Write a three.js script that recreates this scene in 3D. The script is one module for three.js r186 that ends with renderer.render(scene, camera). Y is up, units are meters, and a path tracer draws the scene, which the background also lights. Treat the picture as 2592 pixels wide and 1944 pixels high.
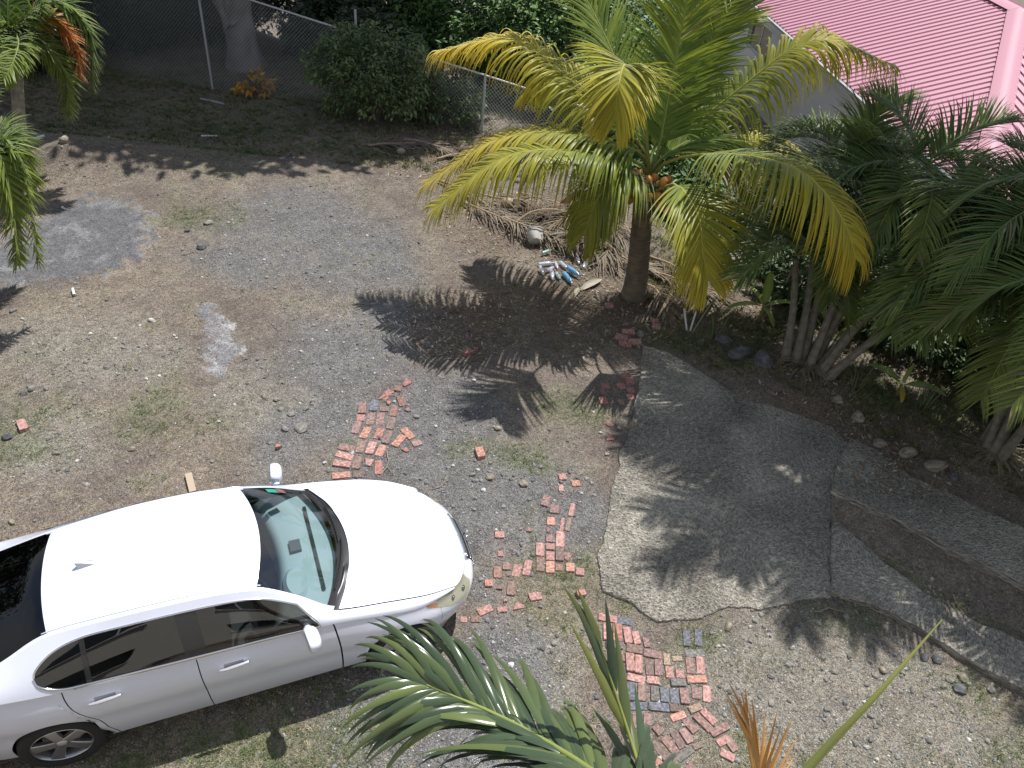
import * as THREE from 'three';
import { mergeGeometries } from 'three/addons/utils/BufferGeometryUtils.js';
import { ImprovedNoise } from 'three/addons/math/ImprovedNoise.js';

// ---------------------------------------------------------------- camera, sky, sun, exposure
const scene = new THREE.Scene();
const EYE = new THREE.Vector3(0, 7.093, 0), PITCH = 0.69347, ROLL = 0.10716;
const camera = new THREE.PerspectiveCamera(50.4, 4 / 3, 0.05, 900);
camera.position.copy(EYE);
camera.up.set(-Math.sin(ROLL), Math.cos(ROLL) * Math.cos(PITCH), -Math.cos(ROLL) * Math.sin(PITCH));
camera.lookAt(EYE.x, EYE.y - Math.sin(PITCH), EYE.z - Math.cos(PITCH));

const SUN = new THREE.Vector3(0.27, 1, -0.43).normalize();
// a bright tropical sky, half veiled by thin broken cloud
{
  const W = 512, H = 256, d = new Float32Array(W * H * 4), pn = new ImprovedNoise(), dir = new THREE.Vector3();
  for (let j = 0; j < H; j++) for (let i = 0; i < W; i++) {
    const lat = ((j + 0.5) / H - 0.5) * Math.PI, lon = ((i + 0.5) / W - 0.5) * 2 * Math.PI, k = (j * W + i) * 4;
    dir.set(Math.cos(lat) * Math.cos(lon), Math.sin(lat), Math.cos(lat) * Math.sin(lon));
    const up = Math.max(0.02, dir.y), px = dir.x / (up + 0.15) * 1.3, pz = dir.z / (up + 0.15) * 1.3;
    let n = 0, f = 1, s = 0.5; for (let o = 0; o < 5; o++) { n += s * pn.noise(px * f + 3.3, pz * f + 7.1, o * 3.7); f *= 2.05; s *= 0.5; }
    const cloud = Math.min(1, Math.max(0, (n + 0.14) / 0.34)), h = Math.pow(1 - up, 3);
    const blue = [0.18 + 0.28 * h, 0.26 + 0.25 * h, 0.42 + 0.15 * h], c = 0.62 - 0.12 * cloud;
    for (let q = 0; q < 3; q++) d[k + q] = blue[q] + (c * [1, 0.985, 0.955][q] - blue[q]) * cloud * 0.7;
    d[k + 3] = 1;
  }
  const sky = new THREE.DataTexture(d, W, H, THREE.RGBAFormat, THREE.FloatType);
  sky.mapping = THREE.EquirectangularReflectionMapping; sky.magFilter = THREE.LinearFilter; sky.needsUpdate = true;
  scene.background = sky; scene.environment = sky;
}
const sun = new THREE.DirectionalLight(new THREE.Color(1, 0.97, 0.93), 4.4);
sun.position.copy(SUN).multiplyScalar(60);
sun.target.position.set(0, 0, -10);
sun.position.add(sun.target.position);
sun.castShadow = true; sun.shadow.radius = 1;
sun.shadow.mapSize.set(4096, 4096);
Object.assign(sun.shadow.camera, { left: -30, right: 30, top: 30, bottom: -30, near: 1, far: 140 });
scene.add(sun, sun.target);
const renderer = new THREE.WebGLRenderer({ antialias: true });
renderer.toneMapping = THREE.LinearToneMapping;
renderer.toneMappingExposure = 1.32;
renderer.shadowMap.enabled = true;

// ---------------------------------------------------------------- helpers
function rng(seed) {
  let a = seed >>> 0;
  const f = () => { a = (a + 0x6d2b79f5) | 0; let t = Math.imul(a ^ (a >>> 15), 1 | a); t = (t + Math.imul(t ^ (t >>> 7), 61 | t)) ^ t; return ((t ^ (t >>> 14)) >>> 0) / 4294967296; };
  f.r = (lo, hi) => lo + (hi - lo) * f();
  f.pick = (arr) => arr[Math.floor(f() * arr.length)];
  return f;
}
const V = (x, y, z) => new THREE.Vector3(x, y, z);
const clamp = (x, a = 0, b = 1) => Math.min(b, Math.max(a, x));
const lerp = (a, b, t) => a + (b - a) * t;
const smooth = (a, b, x) => { const t = clamp((x - a) / (b - a)); return t * t * (3 - 2 * t); };
const mix3 = (a, b, t) => [lerp(a[0], b[0], t), lerp(a[1], b[1], t), lerp(a[2], b[2], t)];
const perlin = new ImprovedNoise();
const noise = (x, y, z = 0) => perlin.noise(x + 31.7, y + 17.3, z + 5.1);
function fbm(x, y, oct = 4) { let s = 0, a = 0.5, f = 1; for (let i = 0; i < oct; i++) { s += a * noise(x * f, y * f, i * 7.7); a *= 0.5; f *= 2.03; } return s; }

const taken = {};
function numbered(name) { const n = taken[name] = (taken[name] ?? -1) + 1; return n ? name + '_' + String(n).padStart(3, '0') : name; }
function tag(o, label, category, group) { o.userData.label = label; o.userData.category = category; if (group) o.userData.group = group; return o; }
function shade(o) { o.castShadow = true; o.receiveShadow = true; return o; }
function thing(name, label, category, pos = [0, 0, 0], turn = 0, group) {
  const g = new THREE.Group(); g.name = numbered(name); g.position.set(...pos); g.rotation.y = turn; scene.add(g);
  return tag(g, label, category, group);
}
function part(name, geometry, material, parent) { const m = shade(new THREE.Mesh(geometry, material)); m.name = name; parent.add(m); return m; }
function single(name, geometry, material, label, category, group) { const m = shade(new THREE.Mesh(geometry, material)); m.name = numbered(name); scene.add(m); return tag(m, label, category, group); }
function struct(name, geometry, material) { const m = shade(new THREE.Mesh(geometry, material)); m.name = numbered(name); m.userData.kind = 'structure'; scene.add(m); return m; }
const std = (rgb, roughness = 0.8, more = {}) => { const m = new THREE.MeshStandardMaterial({ roughness, ...more }); m.color.setRGB(...rgb); return m; };
const phys = (rgb, roughness = 0.8, more = {}) => { const m = new THREE.MeshPhysicalMaterial({ roughness, ...more }); m.color.setRGB(...rgb); return m; };

// builds indexed geometry with colours
class Shape {
  constructor() { this.p = []; this.c = []; this.i = []; }
  v(p, c) { this.p.push(p.x, p.y, p.z); if (c) this.c.push(c[0], c[1], c[2]); return this.p.length / 3 - 1; }
  tri(a, b, c) { this.i.push(a, b, c); }
  quad(a, b, c, d) { this.i.push(a, b, c, a, c, d); }
  geo() {
    const g = new THREE.BufferGeometry();
    g.setAttribute('position', new THREE.Float32BufferAttribute(this.p, 3));
    if (this.c.length) g.setAttribute('color', new THREE.Float32BufferAttribute(this.c, 3));
    g.setIndex(this.i); g.computeVertexNormals();
    return g;
  }
}
// surface from a function of (u, v) on a grid
function patch(f, us, vs, flip = false) {
  const s = new Shape();
  for (const u of us) for (const v of vs) s.v(f(u, v));
  const n = vs.length;
  for (let i = 0; i + 1 < us.length; i++) for (let j = 0; j + 1 < n; j++) {
    const a = i * n + j, b = a + n;
    if (flip) s.quad(a, a + 1, b + 1, b); else s.quad(a, b, b + 1, a + 1);
  }
  return s.geo();
}
const range = (a, b, n) => Array.from({ length: n + 1 }, (_, i) => lerp(a, b, i / n));
// tapered tube through points with radii
function tube(s, pts, radii, sides, color) {
  let side = null; const rings = [];
  for (let k = 0; k < pts.length; k++) {
    const t = (k + 1 < pts.length ? pts[k + 1].clone().sub(pts[k]) : pts[k].clone().sub(pts[k - 1])).normalize();
    if (!side) side = Math.abs(t.y) > 0.9 ? V(1, 0, 0) : V(0, 1, 0).cross(t);
    side.addScaledVector(t, -side.dot(t)).normalize();
    const other = t.clone().cross(side), r = typeof radii === 'function' ? radii(k / (pts.length - 1)) : radii[k], ring = [];
    for (let j = 0; j < sides; j++) {
      const a = j / sides * Math.PI * 2;
      ring.push(s.v(pts[k].clone().addScaledVector(side, Math.cos(a) * r).addScaledVector(other, Math.sin(a) * r), color && (typeof color === 'function' ? color(k / (pts.length - 1), j) : color)));
    }
    rings.push(ring);
  }
  for (let k = 0; k + 1 < rings.length; k++) for (let j = 0; j < sides; j++) { const j2 = (j + 1) % sides; s.quad(rings[k][j], rings[k][j2], rings[k + 1][j2], rings[k + 1][j]); }
  for (let j = 1; j + 1 < sides; j++) { const a = rings[0], b = rings[rings.length - 1]; s.tri(a[0], a[j + 1], a[j]); s.tri(b[0], b[j], b[j + 1]); }
  return s;
}
function bar(a, b, r, sides = 6, color) { return tube(new Shape(), [a, b], [r, r], sides, color).geo(); }
function box(w, h, d, x = 0, y = 0, z = 0) { const g = new THREE.BoxGeometry(w, h, d); g.translate(x, y, z); return g; }
function texture(w, h, f, repeatU = 1, srgb = true) {
  const d = new Uint8Array(w * h * 4);
  for (let y = 0; y < h; y++) for (let x = 0; x < w; x++) { const c = f(x / w, y / h, x, y), k = (y * w + x) * 4; d[k] = clamp(c[0]) * 255; d[k + 1] = clamp(c[1]) * 255; d[k + 2] = clamp(c[2]) * 255; d[k + 3] = 255; }
  const t = new THREE.DataTexture(d, w, h);
  t.wrapS = t.wrapT = THREE.RepeatWrapping; t.magFilter = THREE.LinearFilter; t.minFilter = THREE.LinearMipmapLinearFilter; t.generateMipmaps = true;
  if (srgb) t.colorSpace = THREE.SRGBColorSpace;
  t.repeat.set(repeatU, repeatU); t.needsUpdate = true;
  return t;
}
// lattice noise that repeats after n cells
function tiled(seed) {
  const r = rng(seed), tab = Array.from({ length: 65536 }, () => r());
  const at = (x, y) => tab[((x * 73856093) ^ (y * 19349663)) & 65535];
  return (u, v, n) => {
    const x = u * n, y = v * n, i = Math.floor(x), j = Math.floor(y), fx = x - i, fy = y - j, sx = fx * fx * (3 - 2 * fx), sy = fy * fy * (3 - 2 * fy);
    const q = (a, b) => at(((a % n) + n) % n, ((b % n) + n) % n);
    return lerp(lerp(q(i, j), q(i + 1, j), sx), lerp(q(i, j + 1), q(i + 1, j + 1), sx), sy);
  };
}

// ---------------------------------------------------------------- surveyed places, metres (x right, z towards the viewer)
const BRICKS_BY_HOOD = [[-1.878,-7.726,-1.40,0.215,0.098,1,0],[-1.740,-7.797,-1.49,0.215,0.098,6,0],[-1.858,-7.543,-1.44,0.114,0.098,1,0],[-1.870,-7.358,-1.61,0.215,0.098,3,0],[-1.733,-7.543,-1.50,0.215,0.098,1,0],[-1.615,-7.569,-1.48,0.215,0.098,3,0],[-1.459,-7.499,-1.62,0.215,0.098,3,0],[-1.471,-7.732,-1.51,0.193,0.098,0,0],[-1.599,-7.749,0.22,0.113,0.098,3,0],[-1.618,-8.038,-1.95,0.209,0.098,0,0],[-1.744,-7.282,-1.71,0.208,0.098,2,0],[-1.574,-7.289,-1.63,0.191,0.098,0,0],[-1.459,-7.236,-1.66,0.215,0.098,3,0],[-1.228,-7.350,-0.81,0.215,0.098,2,0],[-1.312,-7.198,-1.96,0.215,0.098,2,0],[-1.089,-7.200,0.60,0.116,0.098,3,0],[-1.912,-6.988,-0.07,0.199,0.098,1,0],[-1.910,-6.855,-0.20,0.212,0.098,1,0],[-1.906,-6.705,-0.02,0.206,0.098,1,0],[-1.872,-6.522,0.31,0.214,0.098,2,0],[-1.753,-7.029,-1.52,0.212,0.098,4,0],[-1.623,-7.027,-1.64,0.209,0.098,1,0],[-1.498,-6.999,-1.70,0.192,0.098,2,0],[-1.733,-6.756,-1.57,0.204,0.098,4,0],[-1.589,-6.783,-1.37,0.143,0.114,1,1],[-1.469,-6.715,-1.38,0.215,0.098,0,0],[-1.408,-7.940,-1.17,0.203,0.098,0,0],[-1.295,-7.781,-0.38,0.080,0.064,3,1],[-1.392,-8.317,-1.84,0.180,0.120,0,1],[-1.559,-7.872,-1.39,0.084,0.067,0,1],[-1.198,-7.057,-0.57,0.093,0.075,0,1],[-1.497,-8.179,-1.66,0.106,0.098,0,0],[-1.680,-6.568,0.15,0.132,0.098,4,0]];
const BRICKS_BY_NOSE = [[0.723,-6.882,0.24,0.093,0.098,1,0],[0.884,-6.807,0.23,0.099,0.096,2,0],[0.712,-6.696,-1.55,0.097,0.060,1,0],[0.536,-6.473,-1.75,0.163,0.087,1,0],[0.641,-6.367,-1.59,0.131,0.102,3,0],[0.844,-6.378,-1.71,0.190,0.060,1,0],[0.609,-6.174,-1.54,0.111,0.097,2,0],[0.736,-6.148,-1.66,0.203,0.041,1,0],[0.807,-6.154,-1.70,0.197,0.056,7,0],[0.585,-6.046,-1.54,0.080,0.064,1,1],[0.601,-5.915,-1.54,0.099,0.085,1,0],[0.718,-5.924,-1.55,0.213,0.096,1,0],[0.501,-5.754,-1.53,0.179,0.094,1,0],[0.610,-5.803,-1.54,0.083,0.093,1,0],[0.614,-5.676,-1.54,0.116,0.092,1,0],[0.717,-5.721,-1.55,0.192,0.090,3,0],[0.811,-5.696,-1.56,0.130,0.104,1,1],[0.619,-5.529,-1.54,0.153,0.092,2,0],[0.716,-5.538,-1.55,0.093,0.082,2,0],[0.835,-5.550,-1.56,0.113,0.092,2,0],[0.941,-5.507,-0.01,0.092,0.093,1,0],[0.510,-5.554,-1.53,0.193,0.087,4,0],[0.373,-5.483,-1.68,0.196,0.083,1,0],[0.263,-5.435,-1.71,0.156,0.087,1,0],[0.152,-5.476,-1.50,0.092,0.091,1,0],[0.063,-5.386,-1.49,0.143,0.090,2,0],[0.179,-5.371,0.13,0.048,0.038,1,1],[-0.019,-5.233,0.13,0.084,0.088,2,0],[0.220,-5.198,-1.56,0.170,0.088,4,0],[0.476,-5.127,0.32,0.130,0.094,1,0],[0.311,-4.998,0.17,0.124,0.099,1,1],[-0.028,-4.904,0.60,0.157,0.089,1,0],[-0.113,-4.787,0.12,0.096,0.077,4,0],[-0.230,-4.766,0.12,0.068,0.070,1,0],[0.147,-4.929,0.18,0.103,0.059,1,0],[0.174,-5.045,0.13,0.052,0.041,1,1],[0.073,-5.634,0.13,0.060,0.074,1,0],[0.042,-5.895,0.14,0.103,0.093,1,0],[0.268,-6.010,0.14,0.039,0.032,1,1],[0.375,-6.016,0.05,0.084,0.068,1,1],[0.100,-5.194,-0.13,0.075,0.060,1,1]];
const BRICKS_LARGE_PATCH = [[1.229,-4.960,-0.06,0.192,0.086,1,0],[1.406,-4.949,-0.06,0.162,0.086,6,0],[1.223,-4.803,-1.57,0.194,0.086,1,0],[1.325,-4.805,-1.60,0.206,0.092,0,0],[1.427,-4.783,-1.47,0.180,0.080,1,0],[1.513,-4.765,-1.41,0.146,0.072,1,0],[1.611,-4.737,-1.41,0.134,0.062,1,0],[1.289,-4.654,0.07,0.163,0.080,5,0],[1.344,-4.539,-1.40,0.119,0.076,2,0],[1.487,-4.641,-0.06,0.157,0.096,4,0],[1.667,-4.602,-0.10,0.176,0.086,3,0],[1.439,-4.486,-1.54,0.193,0.084,1,0],[1.523,-4.475,-1.62,0.194,0.075,1,0],[1.626,-4.460,-1.55,0.181,0.076,3,0],[1.716,-4.463,-1.59,0.176,0.076,3,0],[1.805,-4.562,-1.57,0.130,0.065,7,0],[1.821,-4.425,-1.54,0.126,0.079,1,0],[1.924,-4.418,-1.55,0.089,0.084,1,0],[1.910,-4.582,0.17,0.101,0.056,7,0],[2.026,-4.825,-1.61,0.177,0.071,6,0],[2.149,-4.851,-1.68,0.192,0.080,6,0],[2.094,-4.664,0.15,0.192,0.085,5,0],[2.031,-4.522,-1.56,0.177,0.079,1,0],[2.137,-4.537,-1.60,0.184,0.083,1,0],[2.081,-4.373,0.14,0.192,0.076,2,0],[2.165,-4.235,-1.66,0.170,0.079,1,0],[2.061,-4.230,-1.63,0.113,0.081,3,0],[1.491,-4.320,-0.16,0.172,0.081,1,0],[1.655,-4.318,-0.01,0.119,0.080,1,0],[1.896,-4.318,0.12,0.145,0.076,5,0],[1.433,-4.181,-1.61,0.188,0.079,6,0],[1.538,-4.183,-1.60,0.177,0.075,4,0],[1.660,-4.179,-1.61,0.162,0.077,5,0],[1.752,-4.177,-1.58,0.146,0.080,6,0],[1.848,-4.175,-1.56,0.151,0.084,6,0],[1.945,-4.187,-1.55,0.161,0.088,3,0],[1.487,-4.037,0.09,0.196,0.082,6,0],[1.693,-4.048,0.01,0.190,0.085,6,0],[1.832,-4.054,0.11,0.083,0.078,4,0],[1.479,-3.894,-1.56,0.152,0.083,3,0],[1.579,-3.914,-1.59,0.115,0.081,3,0],[1.868,-3.980,0.43,0.153,0.072,2,0],[2.037,-4.075,0.46,0.131,0.069,7,0],[1.970,-3.896,-0.88,0.147,0.077,1,0],[2.093,-3.939,-0.79,0.193,0.078,1,0],[2.151,-3.998,-0.84,0.165,0.075,1,0],[2.244,-3.889,0.54,0.202,0.072,1,0],[2.260,-3.785,0.53,0.124,0.075,1,0],[2.333,-3.764,-1.03,0.141,0.082,1,0],[1.768,-3.690,-0.88,0.179,0.082,1,0],[1.845,-3.747,-1.06,0.159,0.077,3,0],[1.926,-3.793,-1.05,0.141,0.080,3,0],[1.670,-3.632,-0.85,0.186,0.081,4,0],[1.621,-3.559,-1.02,0.137,0.081,2,0],[1.897,-3.625,0.68,0.198,0.068,5,0],[1.746,-3.513,0.46,0.163,0.069,3,0],[2.017,-3.710,0.49,0.097,0.055,7,0],[1.666,-3.820,-0.86,0.090,0.071,4,0],[1.934,-3.509,-0.58,0.069,0.068,1,0],[2.282,-3.653,-0.40,0.128,0.075,1,0],[1.210,-4.213,-1.44,0.091,0.068,7,0],[1.324,-4.175,-1.47,0.070,0.067,7,0],[1.206,-4.111,0.11,0.038,0.030,7,1]];
const BRICKS_BY_DRIVE = [[1.281,-8.702,0.17,0.118,0.100,0,0],[1.244,-8.562,0.16,0.083,0.120,0,0],[1.246,-8.365,0.16,0.115,0.120,0,0],[1.495,-8.727,0.17,0.111,0.120,0,0],[1.554,-8.944,0.17,0.098,0.115,0,0],[1.617,-8.850,0.17,0.112,0.120,0,0],[1.627,-8.659,0.17,0.103,0.120,0,0],[1.617,-8.519,0.27,0.098,0.120,0,0],[1.320,-7.943,-0.48,0.152,0.120,0,1],[1.321,-7.659,0.15,0.123,0.098,0,1],[1.273,-7.366,0.15,0.069,0.056,7,1],[1.484,-8.393,0.16,0.079,0.107,4,0],[1.416,-8.624,0.17,0.073,0.110,4,0],[1.666,-9.045,0.17,0.106,0.085,4,1]];
const LOOSE = [[0.953,-5.222,0.33,0.094,2],[1.373,-10.654,0.19,0.126,1],[2.071,-10.345,0.18,0.116,1],[2.078,-10.215,-0.14,0.128,1],[2.237,-10.362,-0.08,0.105,4],[2.249,-10.726,0.09,0.142,1],[1.646,-9.995,0.18,0.129,1],[1.538,-9.843,-0.24,0.127,1],[1.731,-9.773,0.18,0.115,1],[1.587,-9.696,-0.06,0.108,0],[-0.671,-9.099,0.92,0.146,0],[-0.574,-9.191,0.48,0.055,0],[-5.745,-6.764,-0.86,0.210,1],[-0.299,-7.123,-1.23,0.176,2],[-2.708,-6.871,0.40,0.081,2]];
const STONES = [[-7.04,-8.95,0.053,0],[-5.14,-9.07,0.056,1],[-4.98,-8.56,0.027,0],[-4.85,-8.59,0.024,0],[-4.36,-6.59,0.047,3],[-4.10,-6.55,0.033,0],[-4.20,-6.12,0.035,0],[-5.12,-5.36,0.047,3],[-4.90,-5.42,0.026,0],[-4.61,-5.99,0.031,1],[-5.98,-7.43,0.055,0],[-5.82,-7.46,0.041,0],[-6.04,-7.33,0.054,2],[-5.38,-7.17,0.034,0],[-5.35,-7.24,0.027,0],[-5.53,-7.90,0.043,0],[-5.27,-7.97,0.043,0],[-5.08,-8.05,0.036,0],[-4.91,-8.01,0.032,0],[-5.59,-8.04,0.036,0],[-5.91,-7.94,0.031,0],[-5.16,-6.39,0.044,0],[-3.46,-7.53,0.028,1],[-3.06,-8.18,0.033,0],[-2.99,-8.04,0.027,0],[-2.98,-7.70,0.043,0],[-2.72,-7.47,0.050,0],[-2.57,-7.60,0.043,0],[-3.67,-7.16,0.028,0],[-2.92,-6.55,0.029,0],[-3.04,-6.39,0.033,0],[-2.94,-8.73,0.031,1],[-2.21,-8.92,0.022,1],[-2.42,-9.05,0.019,1],[-2.08,-8.94,0.016,1],[-1.17,-7.67,0.041,0],[-0.10,-7.62,0.060,3],[-0.33,-6.67,0.034,0],[-0.17,-6.75,0.035,3],[-0.16,-6.99,0.028,0],[-5.31,-8.52,0.024,0],[-4.70,-8.34,0.030,0],[-2.70,-8.52,0.034,0],[-3.93,-10.45,0.043,3],[-5.82,-6.58,0.077,2],[-4.38,-5.80,0.015,1],[-4.72,-8.79,0.025,1],[-2.53,-7.24,0.084,0],[-2.72,-7.19,0.056,0],[-3.14,-7.74,0.043,0],[4.65,-4.67,0.044,0],[4.80,-4.72,0.062,3],[4.56,-4.59,0.039,0],[4.71,-4.58,0.072,2],[4.59,-4.89,0.057,2],[4.47,-4.90,0.051,2],[3.98,-4.70,0.044,3],[3.89,-4.64,0.038,0],[4.23,-4.75,0.022,1],[3.78,-4.53,0.033,0],[5.04,-4.61,0.044,0],[3.88,-4.79,0.025,0],[4.23,-4.51,0.033,0],[4.31,-4.58,0.016,0],[4.49,-4.52,0.016,1],[4.36,-4.48,0.019,0],[3.73,-4.19,0.037,0],[3.75,-4.09,0.026,0],[4.58,-4.13,0.021,0],[4.19,-3.82,0.020,0],[4.18,-4.69,0.033,0],[5.03,-4.51,0.022,1],[3.80,-4.27,0.016,1],[2.48,-5.01,0.058,3],[2.29,-4.92,0.026,0],[3.20,-5.06,0.048,0],[3.10,-5.13,0.029,0],[3.25,-5.15,0.024,0],[3.45,-5.19,0.043,0],[3.77,-5.30,0.049,0],[3.11,-4.85,0.033,1],[2.83,-4.50,0.036,0],[2.35,-4.78,0.023,1],[2.40,-4.79,0.023,1],[2.68,-4.87,0.028,0],[2.76,-4.95,0.023,0],[2.88,-4.97,0.028,1],[3.40,-4.77,0.037,0],[3.52,-5.05,0.024,0],[3.04,-4.66,0.041,0],[3.48,-4.63,0.037,0],[2.79,-4.19,0.022,0],[3.01,-4.18,0.026,0],[3.28,-4.30,0.022,0],[3.52,-4.25,0.026,0],[3.87,-4.33,0.018,0],[2.45,-4.59,0.022,0],[2.67,-4.65,0.025,0],[2.62,-4.75,0.020,0],[2.75,-4.67,0.018,0],[0.22,-5.68,0.044,0],[0.29,-5.79,0.028,0],[0.30,-5.69,0.027,0],[0.26,-6.71,0.060,3],[-0.14,-6.74,0.060,3],[-0.35,-6.76,0.036,0],[-0.30,-6.68,0.036,0],[0.64,-6.50,0.027,1],[-0.30,-6.85,0.030,1],[0.46,-7.01,0.031,0],[0.79,-4.98,0.021,1],[0.61,-4.88,0.018,1],[0.43,-4.86,0.036,0],[0.64,-5.20,0.018,0],[1.82,-10.00,0.077,0],[1.20,-7.74,0.031,1],[1.44,-7.88,0.031,1],[1.11,-8.13,0.021,1],[-5.18,-11.10,0.085,2],[-5.57,-11.54,0.051,2],[-5.34,-11.87,0.081,0],[3.30,-9.73,0.200,2],[3.53,-9.44,0.176,2],[3.07,-10.03,0.146,2],[4.91,-8.11,0.098,3],[5.22,-7.94,0.129,3],[5.53,-7.77,0.144,3],[5.73,-7.64,0.095,2],[4.45,-8.77,0.102,3],[4.72,-8.58,0.121,3],[-8.51,-13.58,0.118,3],[-7.63,-14.11,0.082,3]];
const APRON = [[1.86,-9.70],[1.75,-8.82],[1.68,-8.42],[1.59,-7.85],[1.48,-7.53],[1.42,-7.16],[1.34,-6.72],[1.25,-6.17],[1.16,-5.76],[1.19,-5.28],[1.46,-5.18],[1.74,-4.98],[2.14,-5.08],[2.50,-5.27],[2.84,-5.27],[3.26,-5.43],[3.64,-5.53],[3.80,-6.25],[3.99,-7.08],[4.15,-7.48],[4.46,-8.04],[4.34,-8.29],[3.77,-8.57],[3.15,-8.71],[2.57,-9.27],[2.20,-9.59]];
const STRIP_UP = [[4.02,-7.09],[4.69,-6.72],[5.22,-6.34],[5.91,-5.92],[6.64,-5.42],[7.04,-6.22],[6.26,-6.76],[5.57,-7.18],[5.08,-7.46],[4.78,-7.87],[4.49,-8.06],[4.17,-7.49]];
const STRIP_LOW = [[3.66,-5.57],[4.16,-5.42],[4.53,-5.18],[4.94,-4.86],[5.37,-4.60],[6.03,-4.21],[6.28,-4.71],[5.59,-5.15],[5.13,-5.37],[4.68,-5.67],[4.33,-6.06],[3.91,-6.61]];
const SLAB_LEFT = [[-7.76,-9.19],[-8.29,-10.10],[-8.08,-11.30],[-8.11,-12.10],[-7.56,-12.44],[-6.88,-12.36],[-6.21,-12.00],[-5.94,-11.46],[-5.85,-10.81],[-6.00,-10.41],[-6.08,-10.02],[-6.70,-9.58]];
const SLAB_MID = [[-4.66,-9.40],[-4.58,-9.62],[-4.48,-9.83],[-4.21,-9.28],[-3.75,-8.86],[-3.68,-8.45],[-3.78,-8.18],[-3.73,-7.83],[-4.02,-7.85],[-4.16,-8.12],[-4.27,-8.50]];const COCONUT_FRONDS = [
  [[[1.55,2.38,-10.84],[0.54,2.68,-10.74],[-0.52,2.56,-10.59],[-1.49,1.89,-10.39]],0.8],
  [[[1.50,2.29,-10.80],[0.49,2.59,-10.39],[-0.41,2.53,-10.09],[-1.31,1.80,-9.86]],0.75],
  [[[1.55,2.39,-10.89],[0.54,3.11,-11.29],[-0.48,3.59,-11.49],[-1.51,3.32,-11.50]],0.85],
  [[[1.55,2.41,-10.99],[0.94,3.44,-11.56],[0.36,4.19,-11.89],[-0.17,4.68,-12.00]],0.1],
  [[[1.68,2.44,-10.97],[1.69,3.52,-11.17],[1.70,4.56,-11.37],[1.59,5.43,-11.69]],0.25],
  [[[1.54,2.40,-10.79],[1.22,3.47,-10.33],[0.92,3.94,-9.86],[0.85,3.80,-9.46],[0.86,3.46,-9.36]],0.6],
  [[[1.79,2.43,-10.70],[2.49,2.98,-9.89],[3.16,3.14,-9.17],[3.61,2.82,-8.68],[3.82,2.47,-8.48]],0.8],
  [[[1.62,1.94,-10.68],[1.87,2.43,-10.03],[2.15,2.24,-9.61],[2.29,1.81,-9.43],[2.43,1.47,-9.34]],0.85],
  [[[1.82,2.42,-11.05],[2.66,3.34,-11.29],[3.47,4.03,-11.38],[4.48,3.89,-11.13]],0.55],
  [[[1.74,2.47,-11.06],[2.16,3.86,-11.40],[2.56,4.81,-11.62],[2.92,5.24,-11.74]],0.2],
  [[[1.58,2.33,-11.19],[0.91,2.88,-11.87],[0.28,3.00,-12.30],[-0.17,2.53,-12.50]],0.7],
  [[[1.84,2.28,-11.05],[2.75,2.52,-11.37],[3.56,2.54,-11.46],[4.28,2.17,-11.43]],0.9],
  [[[1.64,2.34,-11.18],[1.99,3.14,-11.83],[2.29,3.80,-12.29],[2.68,3.96,-12.52]],0.2],
  [[[1.69,2.35,-10.87],[2.14,2.68,-10.99],[2.50,2.76,-10.92],[2.91,2.07,-10.71]],0.2],
  [[[1.58,2.16,-10.73],[1.16,2.32,-10.44],[0.89,1.99,-10.26],[0.78,1.46,-10.17]],0.3],
  [[[1.49,2.36,-10.95],[1.00,2.62,-11.16],[0.43,2.44,-11.29],[-0.04,1.76,-11.40]],0.3]];
const LEFT_FRONDS_FAR = [
  [[[-8.24,2.58,-12.78],[-7.61,3.01,-12.93],[-7.20,2.64,-12.93],[-7.28,1.74,-12.77]],0.1],
  [[[-8.30,2.52,-12.73],[-7.91,2.41,-12.75],[-7.63,1.96,-12.68],[-7.66,1.33,-12.55]],0.35],
  [[[-8.18,2.57,-12.81],[-7.82,2.72,-13.03],[-7.62,2.32,-13.15],[-7.64,1.76,-13.14]],1.6],
  [[[-8.34,2.59,-12.71],[-8.68,2.89,-12.48],[-9.05,2.56,-12.09],[-9.29,1.81,-11.78]],0.3],
  [[[-8.34,2.59,-12.71],[-8.27,3.29,-13.11],[-8.01,3.60,-13.62],[-7.63,3.35,-14.06]],0.2],
  [[[-8.42,2.46,-12.65],[-8.42,2.53,-12.17],[-8.52,2.12,-11.74],[-8.54,1.58,-11.47]],0.4],
  [[[-8.30,2.52,-12.73],[-8.06,2.50,-12.41],[-7.96,2.36,-12.00],[-8.01,2.18,-11.73]],0.3],
  [[[-8.45,2.56,-12.76],[-8.71,3.17,-13.18],[-9.19,3.28,-13.34],[-9.73,2.97,-13.32]],0.2]];
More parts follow.
